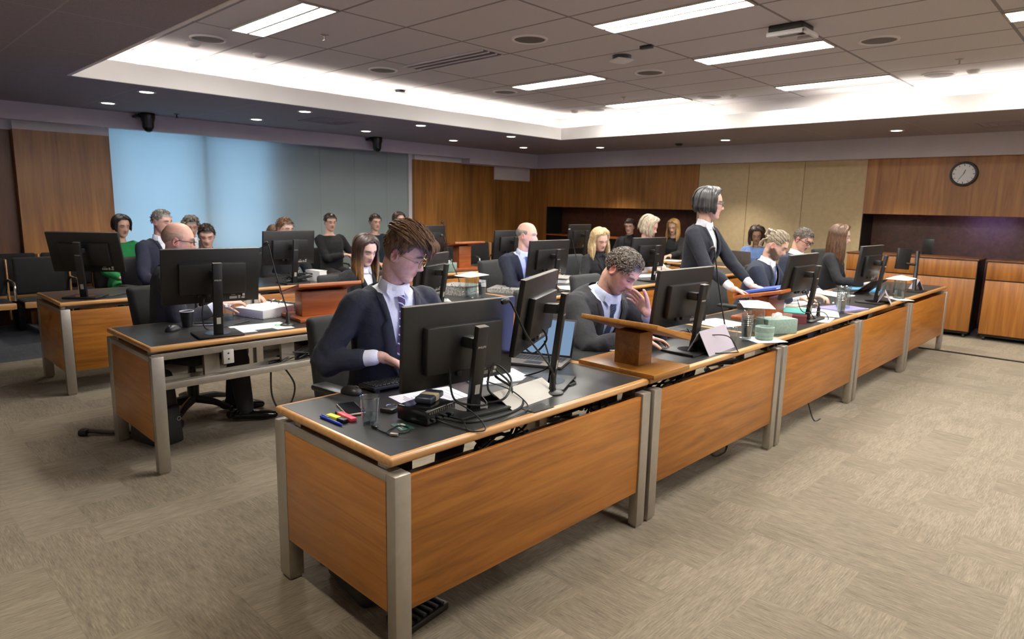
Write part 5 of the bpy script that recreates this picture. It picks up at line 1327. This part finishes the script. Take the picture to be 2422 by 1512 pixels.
for k in range(12): b.bx(-.07+k*.012, -.064+k*.012, -.0762, -.075, .044, .054)
b.build('vent_slots', M['alu_dark'], t)
for k, w in enumerate((.012, .016, .012, .02)): MB().bx(-.06+k*.034, -.06+k*.034+w, -.088, -.072, .014, .026, .002).build('plug', M['black'], t)
t = thing('power_bank', 'flat dark power brick with a pale band on top of the mini computer', 'power brick', (1.575, 1.955, H+.063), 28)
MB().bx(-.065, .065, -.035, .035, 0, .026, .008, 3).build('case', plain('slate_blue_case', (38, 46, 58), .35), t); MB().bx(-.02, .02, -.036, .036, -.0005, .0268, .006).build('band', plain('tan_band', (160, 142, 116), .7), t)
t = thing('hub', 'small dark angular hub with a shiny ring, left of the mini computer', 'hub', (1.51, 2.105, H), 20)
MB().bx(-.05, .03, -.03, .03, 0, .018, .006).build('case', M['black'], t); MB().tube([(.022*cos(a)-.01, .022*sin(a), .019) for a in [2*pi*k/20 for k in range(20)]], .0025, 6, True).build('ring', M['chrome'], t)
t = thing('card', 'dark green printed card lying behind the looped cable', 'card', (1.416, 1.915, H+.0006), 80)
MB().bx(-.043, .043, -.028, .028, 0, .001).build('card_body', plain('green_card', (26, 74, 64), .5), t)
b = MB(); b.bx(-.03, .0, .014, .018, .001, .0014).bx(-.012, .03, .002, .005, .001, .0014).bx(.004, .03, -.016, -.004, .001, .0014); b.build('print', M['creamsign'], t)
def cable(label, pts, r=.003, mat=None, name='cable', cat='cable', group=None, n=8):
    return one(name, label, cat, MB().tube(smoothpath(pts, n), r, 7), mat or M['rubber'], group=group)
t = thing('usb_cable', 'short black cable looped on the nearest desk corner', 'cable', (1.355, 1.895, H+.004), 0)
MB().tube(smoothpath([(-.025, .06, .004), (-.03, .03, 0), (-.02, -.02, 0), (.03, -.045, 0), (.065, -.01, 0), (.05, .03, 0), (.01, .02, 0), (-.03, -.01, .005), (-.032, -.03, 0)], 6), .0028, 7).build('lead', M['rubber'], t)
MB().bx(-.032, -.02, .055, .085, -.003, .008, .002).build('plug', M['black'], t); MB().box((-.02, -.04, .002), (.014, .03, .009), (0, 0, 30), .002).build('plug', M['alu'], t)
zz = H+.005
cable('thick black lead running from the mini computer round the nearest monitor base', [(1.56, 1.85, zz+.012), (1.62, 1.78, zz), (1.75, 1.75, zz), (1.93, 1.79, zz), (2.0, 1.9, zz+.03), (1.96, 1.98, zz+.08), (2.0, 2.0, zz+.1)], .0055)
cable('thin black lead trailing over the nearest desk\'s front edge', [(1.53, 1.85, zz+.012), (1.55, 1.80, zz), (1.56, 1.73, zz), (1.60, 1.70, zz), (1.85, 1.72, zz), (1.95, 1.78, zz), (1.93, 1.86, zz+.05), (1.82, 1.89, zz+.10)], .0028)
cable('black lead hanging from the nearest monitor to the mini computer', [(1.665, 1.945, .905), (1.665, 1.92, .80), (1.70, 1.885, zz+.03), (1.78, 1.85, zz+.02), (1.77, 1.88, .80), (1.75, 1.89, .83)], .0045)
cable('coiled bundle of black leads beside the nearest monitor column', [(1.8, 1.86, zz+.02), (1.86, 1.82, zz+.04), (1.93, 1.86, zz+.10), (1.90, 1.93, zz+.15), (1.84, 1.9, zz+.06), (1.9, 1.84, zz+.01), (1.97, 1.9, zz+.06), (1.94, 1.98, zz+.14), (2.05, 2.0, zz+.20), (2.18, 2.0, .985), (2.27, 2.0, .99), (2.31, 2.0, .93), (2.25, 2.03, .87), (2.2, 2.07, .93)], .0048)
cable('loop of black lead in front of the mini computer', [(1.59, 1.85, zz+.012), (1.60, 1.79, zz+.01), (1.56, 1.71, zz), (1.61, 1.675, zz), (1.63, 1.74, zz+.03), (1.62, 1.83, zz+.06), (1.6, 1.88, zz+.065)], .003)
cable('black lead curling on the desk under the edge-on monitor', [(2.33, 2.03, .92), (2.33, 2.0, .80), (2.27, 2.1, zz), (2.38, 2.02, zz), (2.43, 1.95, zz), (2.36, 1.86, zz), (2.25, 1.88, zz)], .004)
cable('white charging cable coiled by the bowed man\'s arm', [(3.13, 2.27, zz+.012), (3.14, 2.26, zz), (3.07, 2.22, zz), (3.10, 2.16, zz), (3.22, 2.18, zz), (3.24, 2.24, zz), (3.14, 2.22, zz), (3.12, 2.15, zz), (3.25, 2.11, zz)], .004, M['white'])
cable('black lead arching from the monitor right of the bowed man over the desk front', [(3.47, 1.92, .86), (3.48, 1.85, .80), (3.52, 1.80, .83), (3.62, 1.73, .82), (3.66, 1.69, zz), (3.60, 1.665, zz), (3.50, 1.72, zz), (3.44, 1.78, zz)], .0035)
cable('black leads tangled at the base of the bearded man\'s monitor', [(5.15, 1.93, .88), (5.10, 1.86, .80), (5.22, 1.76, .80), (5.26, 1.73, zz), (5.2, 1.80, zz), (5.05, 1.82, .86)], .0035)
cable('black lead lying across the far-left desk top', [(1.5, 6.2, zz), (1.6, 6.15, zz), (1.8, 6.3, zz), (2.0, 6.3, zz), (2.3, 6.65, zz)], .004)
cable('black lead from the open-fronted desk\'s monitor to the coffee cup', [(1.55, 4.06, .96), (1.55, 4.10, .85), (1.62, 4.22, zz), (1.75, 4.25, zz), (1.95, 4.35, zz)], .0035)
rn = random.Random(4)
for (x0, x1, y0, y1, z0, z1, lb) in ((1.72, 2.1, 1.86, 1.97, .53, .68, 'tangle of black leads behind the nearest desk\'s front panel'), (2.3, 2.6, 1.84, 1.98, .54, .66, 'black leads behind the right end of the nearest front panel'), (2.95, 3.6, 1.86, 1.98, .55, .68, 'tangle of black leads under the second front desk top'), (1.95, 2.5, 3.96, 4.10, .48, .60, 'tangle of black leads in the open-fronted desk\'s cable beam'), (3.15, 3.45, 6.15, 6.3, .745, .83, 'tangle of black leads under the third-row monitor')):
    b = MB()
    for k in range(7): b.tube(smoothpath([(rn.uniform(x0, x1), rn.uniform(y0, y1), rn.uniform(z0, z1)) for q in range(6)], 6), rn.choice((.005, .0065, .004)), 6)
    o = one('cable_tangle', lb, 'cables', b, M['rubber'], group='tangled leads under the desks'); o['kind'] = 'stuff'
cable('single black lead hanging in a loop below the open-fronted desk', [(1.93, 4.02, .475), (1.93, 4.02, .3), (1.98, 4.02, .19), (2.06, 4.02, .22), (2.09, 4.02, .34), (2.02, 4.03, .475)], .006)
cable('short black lead hanging to the carpet under the third front desk', [(5.0, 1.85, .52), (5.05, 1.75, .15), (5.02, 1.68, .012), (5.1, 1.66, .008)], .005)
cable('black lead drooping under the second front desk by its right leg', [(3.5, 1.9, .52), (3.6, 1.8, .12), (3.75, 1.78, .05), (3.9, 1.82, .10), (3.95, 1.9, .5)], .006)

# microphones
def make_mic(label, x, y, tip, r=.0045, hr=.013, lit=True):
    t = thing('gooseneck_microphone', label, 'microphone', (x, y, H), 0, 'gooseneck microphones')
    MB().lathe([(0, 0), (.05, 0), (.05, .006), (.042, .012), (.018, .016), (.014, .03), (.012, .075), (.006, .09), (0, .09)], n=28, cap=False).build('base', M['black'], t)
    T = V(tip)-V((x, y, H)); hz = V((T.x, T.y, 0))
    P = smoothpath([(0, 0, .08), V((0, 0, .12))+hz*.06, hz*.55+V((0, 0, T.z*.62)), hz*.9+V((0, 0, T.z*.97)), T], 8)
    MB().tube(P, r, 8).build('gooseneck', M['black'], t)
    d = (P[-1]-P[-3]).normalized(); MB().tube([T-d*.012, T-d*.004, T+d*.012, T+d*.022, T+d*.026], [hr*.7, hr, hr, hr*.75, hr*.2], 14).build('capsule', M['black'], t)
    if lit: MB().tube([(-.055+.016*cos(a), .035+.016*sin(a), .002) for a in [2*pi*k/16 for k in range(16)]], .0025, 6, True).build('indicator_ring', M['green'], t)
    return t
M['green'] = emit('green_indicator', (20, 200, 90), 1.2)
make_mic('gooseneck microphone with green ring on the nearest desk, leaning toward the young man', 2.172, 1.837, (1.93, 1.895, 1.162))
make_mic('gooseneck microphone standing upright before the standing woman', 3.752, 1.815, (3.74, 1.93, 1.318), lit=False)
make_mic('gooseneck microphone with green light on the open-fronted desk', 2.085, 4.07, (1.985, 4.12, 1.275))
make_mic('gooseneck microphone behind the jug and binders in the second row', 4.20, 4.76, (3.72, 4.45, 1.28), lit=False)
make_mic('gooseneck microphone at the far lectern in the third row', 5.296, 6.16, (5.2, 6.2, 1.335), lit=False)
make_mic('gooseneck microphone leaning left of the blonde woman', 5.90, 4.64, (5.52, 4.5, 1.305), lit=False)
make_mic('gooseneck microphone low among the papers by the bearded man', 5.33, 1.83, (5.08, 1.86, .955), lit=False)
make_mic('gooseneck microphone in front of the ash-blonde woman\'s hands', 6.9, 4.2, (6.95, 4.3, 1.16), lit=False)

# signs, laptop, plates
def sign(label, x, y, rz, w=.32, h=.13, a=62, mat=None):
    """folded card sign"""
    t = thing('sign_card', label, 'sign', (x, y, H), rz)
    hh = h*sin(R(a)); dd = h*cos(R(a)); b = MB()
    b.prism([(-dd, 0), (0, hh), (dd, 0), (dd-.004, 0), (0, hh-.006), (-dd+.004, 0)], -w/2, w/2, Mx.Rotation(R(90), 4, 'Z') @ Mx.Rotation(R(90), 4, 'X'))
    b.build('folded_card', mat or M['creamsign'], t, False); return t
sign('blank cream sign plate lying face up between the nearest monitor and the microphone', 2.02, 1.90, 5, .34, .12, 26)
M['lilacsign'] = plain('pale_lilac_card', (176, 166, 178), .5, 0, .03)
sign('upright pale lilac name card right of the monitor right of the bowed man', 3.57, 1.81, 4, .36, .15, 62, M['lilacsign'])
sign('pale lilac name card by the far long-haired woman\'s monitor', 6.72, 1.74, 15, .24, .13, 62, M['lilacsign'])
sign('pale lilac name card at the end of the front row', 8.18, 1.82, 30, .16, .13, 66, M['lilacsign'])
def laptop(label, x, y, rz, op=112, mat=None, st=None):
    """hinge along local -y; the user sits at +y"""
    t = thing('laptop', label, 'laptop', (x, y, H), rz)
    MB().bx(-.16, .16, -.11, .11, .002, .016, .003).build('base', mat or M['alu_dark'], t)
    b = MB()
    for j in range(5):
        for i in range(14): b.bx(-.14+i*.02, -.124+i*.02, -.085+j*.02, -.069+j*.02, .0155, .0175)
    b.build('keys', M['rubber'], t); MB().bx(-.045, .045, .035, .095, .0158, .0166).build('touchpad', M['black'], t)
    LM = Mx.Translation((0, -.11, .014)) @ Mx.Rotation(R(op-90), 4, 'X')
    l = MB().bx(-.16, .16, -.004, .004, 0, .215, .002).xf(LM).build('lid', mat or M['black'], t)
    MB().bx(-.15, .15, .004, .0046, .012, .205).xf(LM).build('screen', st or M['lap'], l, False); return t
M['lap'] = emit('laptop_screen', (150, 185, 225), .55)
laptop('open laptop with a bright blue screen, between the edge-on monitor and the oak lectern', 2.55, 2.27, 115, 118)
laptop('grey laptop seen from behind on the side desk, before the woman in light blue', 9.42, 4.32, -100, 100, M['alu_dark'])
laptop('dark laptop by the ash-blonde woman', 7.45, 4.35, 10, 105)
laptop('dark tablet-like laptop before the long-haired woman', 7.35, 2.22, -10, 140)
t = thing('cable_hatch', 'small black metal cable hatch let into the nearest desk', 'hatch', (1.96, 1.73, H), 0)
MB().bx(-.06, .06, -.035, .035, 0, .002).build('plate', M['black'], t)
for s in (-.05, .05): MB().cyl((s, .0, .002), (s, .0, .0035), .004).build('screw', M['alu'], t)
dup(t, (1.9, 4.0, H), 0, 'small black metal cable hatch in the open-fronted desk')
cable('thin-framed spectacles lying folded on the white page right of the young man', [(3.44, 4.30, zz), (3.50, 4.27, zz+.02), (3.55, 4.29, zz), (3.60, 4.27, zz+.02), (3.66, 4.31, zz), (3.58, 4.36, zz), (3.48, 4.36, zz)], .002, M['black'], 'spectacles', 'glasses')

# bags on the floor
M['bag'] = cloth('black_nylon', (18, 18, 20), 500, .2, .6, .2)
t = thing('backpack', 'black backpack leaning inside the open-fronted desk\'s end panel', 'bag', (1.36, 4.48, 0), 15)
b = MB().bx(-.10, .10, -.16, .15, .003, .48, .05, 3)
for v in b.bm.verts:
    v.co.x *= 1-.30*v.co.z/.48; v.co.y *= 1-.22*max(0, v.co.z-.1)/.33; v.co.x += .02*v.co.z
b.build('main_pouch', M['bag'], t)
b = MB().bx(-.085, .085, -.175, -.14, .01, .26, .02, 3)
for v in b.bm.verts: v.co.x *= 1-.25*v.co.z/.3
b.build('front_pocket', M['bag'], t); MB().tube(smoothpath([(-.0, .08, .47), (.0, .05, .52), (.0, -.03, .52), (.0, -.06, .47)], 5), .011, 8).build('carry_handle', M['bag'], t)
MB().tube([(.05+.012*cos(a), -.1765, .17+.012*sin(a)) for a in [2*pi*k/14 for k in range(14)]], .0018, 5, True).build('emblem', M['sticker'], t)
MB().tube(smoothpath([(-.05, .12, .06), (-.05, .22, .03), (-.06, .30, .02), (-.11, .39, .022), (-.16, .46, .03)], 6), .022, 8, flat=.6).build('strap', M['bag'], t)
MB().box((-.185, .485, .024), (.07, .055, .04), (0, 0, 40), .014).build('buckle', M['black'], t)
t = thing('holdall', 'black bag on the carpet under the nearest desk, seen below the end panel', 'bag', (1.40, 2.16, 0), 82)
b = MB().bx(-.19, .17, -.10, .10, .003, .24, .035, 3); b.build('main_pouch', M['bag'], t)
MB().tube(smoothpath([(-.1, 0, .23), (-.06, 0, .31), (.06, 0, .31), (.1, 0, .23)], 5), .012, 8).build('carry_handle', M['bag'], t)
MB().tube(smoothpath([(.18, .02, .08), (.24, .05, .03), (.27, .08, .015)], 5), .014, 8).build('strap', M['bag'], t)
# ------------------------------------------------------------------ camera and world
cam = bpy.data.cameras.new('camera'); co_ = bpy.data.objects.new('camera', cam); COL.objects.link(co_)
cam.sensor_fit = 'HORIZONTAL'; cam.sensor_width = 36; cam.lens = 36*1570.515/2422; cam.clip_start = .05
pt, rl, yw = R(-9.77115664), R(-1.20376431), R(43.94317259)
f_ = V((cos(pt)*cos(yw), cos(pt)*sin(yw), sin(pt))); r_ = V((sin(yw), -cos(yw), 0)); d_ = -(r_.cross(f_))
r2 = r_*cos(rl)+d_*sin(rl); d2 = -r_*sin(rl)+d_*cos(rl)
m3 = Mx((r2, -d2, -f_)).transposed(); co_.matrix_world = Mx.Translation((0, 0, 1.55)) @ m3.to_4x4()
cam.dof.use_dof = True; cam.dof.focus_distance = 3.2; cam.dof.aperture_fstop = 4.0
S = bpy.context.scene; S.camera = co_
w = bpy.data.worlds.new('world'); S.world = w; w.use_nodes = True
bg = w.node_tree.nodes['Background']; bg.inputs[0].default_value = (.62, .74, 1, 1); bg.inputs[1].default_value = .25
al = bpy.data.lights.new('daylight', 'AREA'); al.shape = 'RECTANGLE'; al.size = 2.4; al.size_y = 2.2; al.energy = 165; al.color = (.66, .84, 1)
ao = bpy.data.objects.new('daylight', al); COL.objects.link(ao); ao.location = (3.65, 10.5, 1.5); ao.rotation_euler = (R(-90), 0, 0)
nl = bpy.data.lights.new('niche_glow', 'AREA'); nl.size = .5; nl.energy = 2.2; nl.color = (.52, .36, 1)  # added lamp without a fitting, puts a violet glow on the niche back
no = bpy.data.objects.new('niche_glow', nl); COL.objects.link(no); no.location = (10.55, 1.7, 1.45); no.rotation_euler = (0, R(-55), 0)
S.view_settings.view_transform = 'Standard'; S.view_settings.look = 'None'; S.view_settings.exposure = 0.1; S.view_settings.gamma = 1.08
S.cycles.max_bounces = 5; S.cycles.use_adaptive_sampling = True; S.cycles.adaptive_threshold = .08; S.cycles.adaptive_min_samples = 20; S.cycles.diffuse_bounces = 4; S.cycles.glossy_bounces = 2; S.cycles.transparent_max_bounces = 10; S.cycles.caustics_reflective = False; S.cycles.caustics_refractive = False
S.cycles.use_denoising = True; S.cycles.sample_clamp_indirect = 5; S.cycles.use_light_tree = False
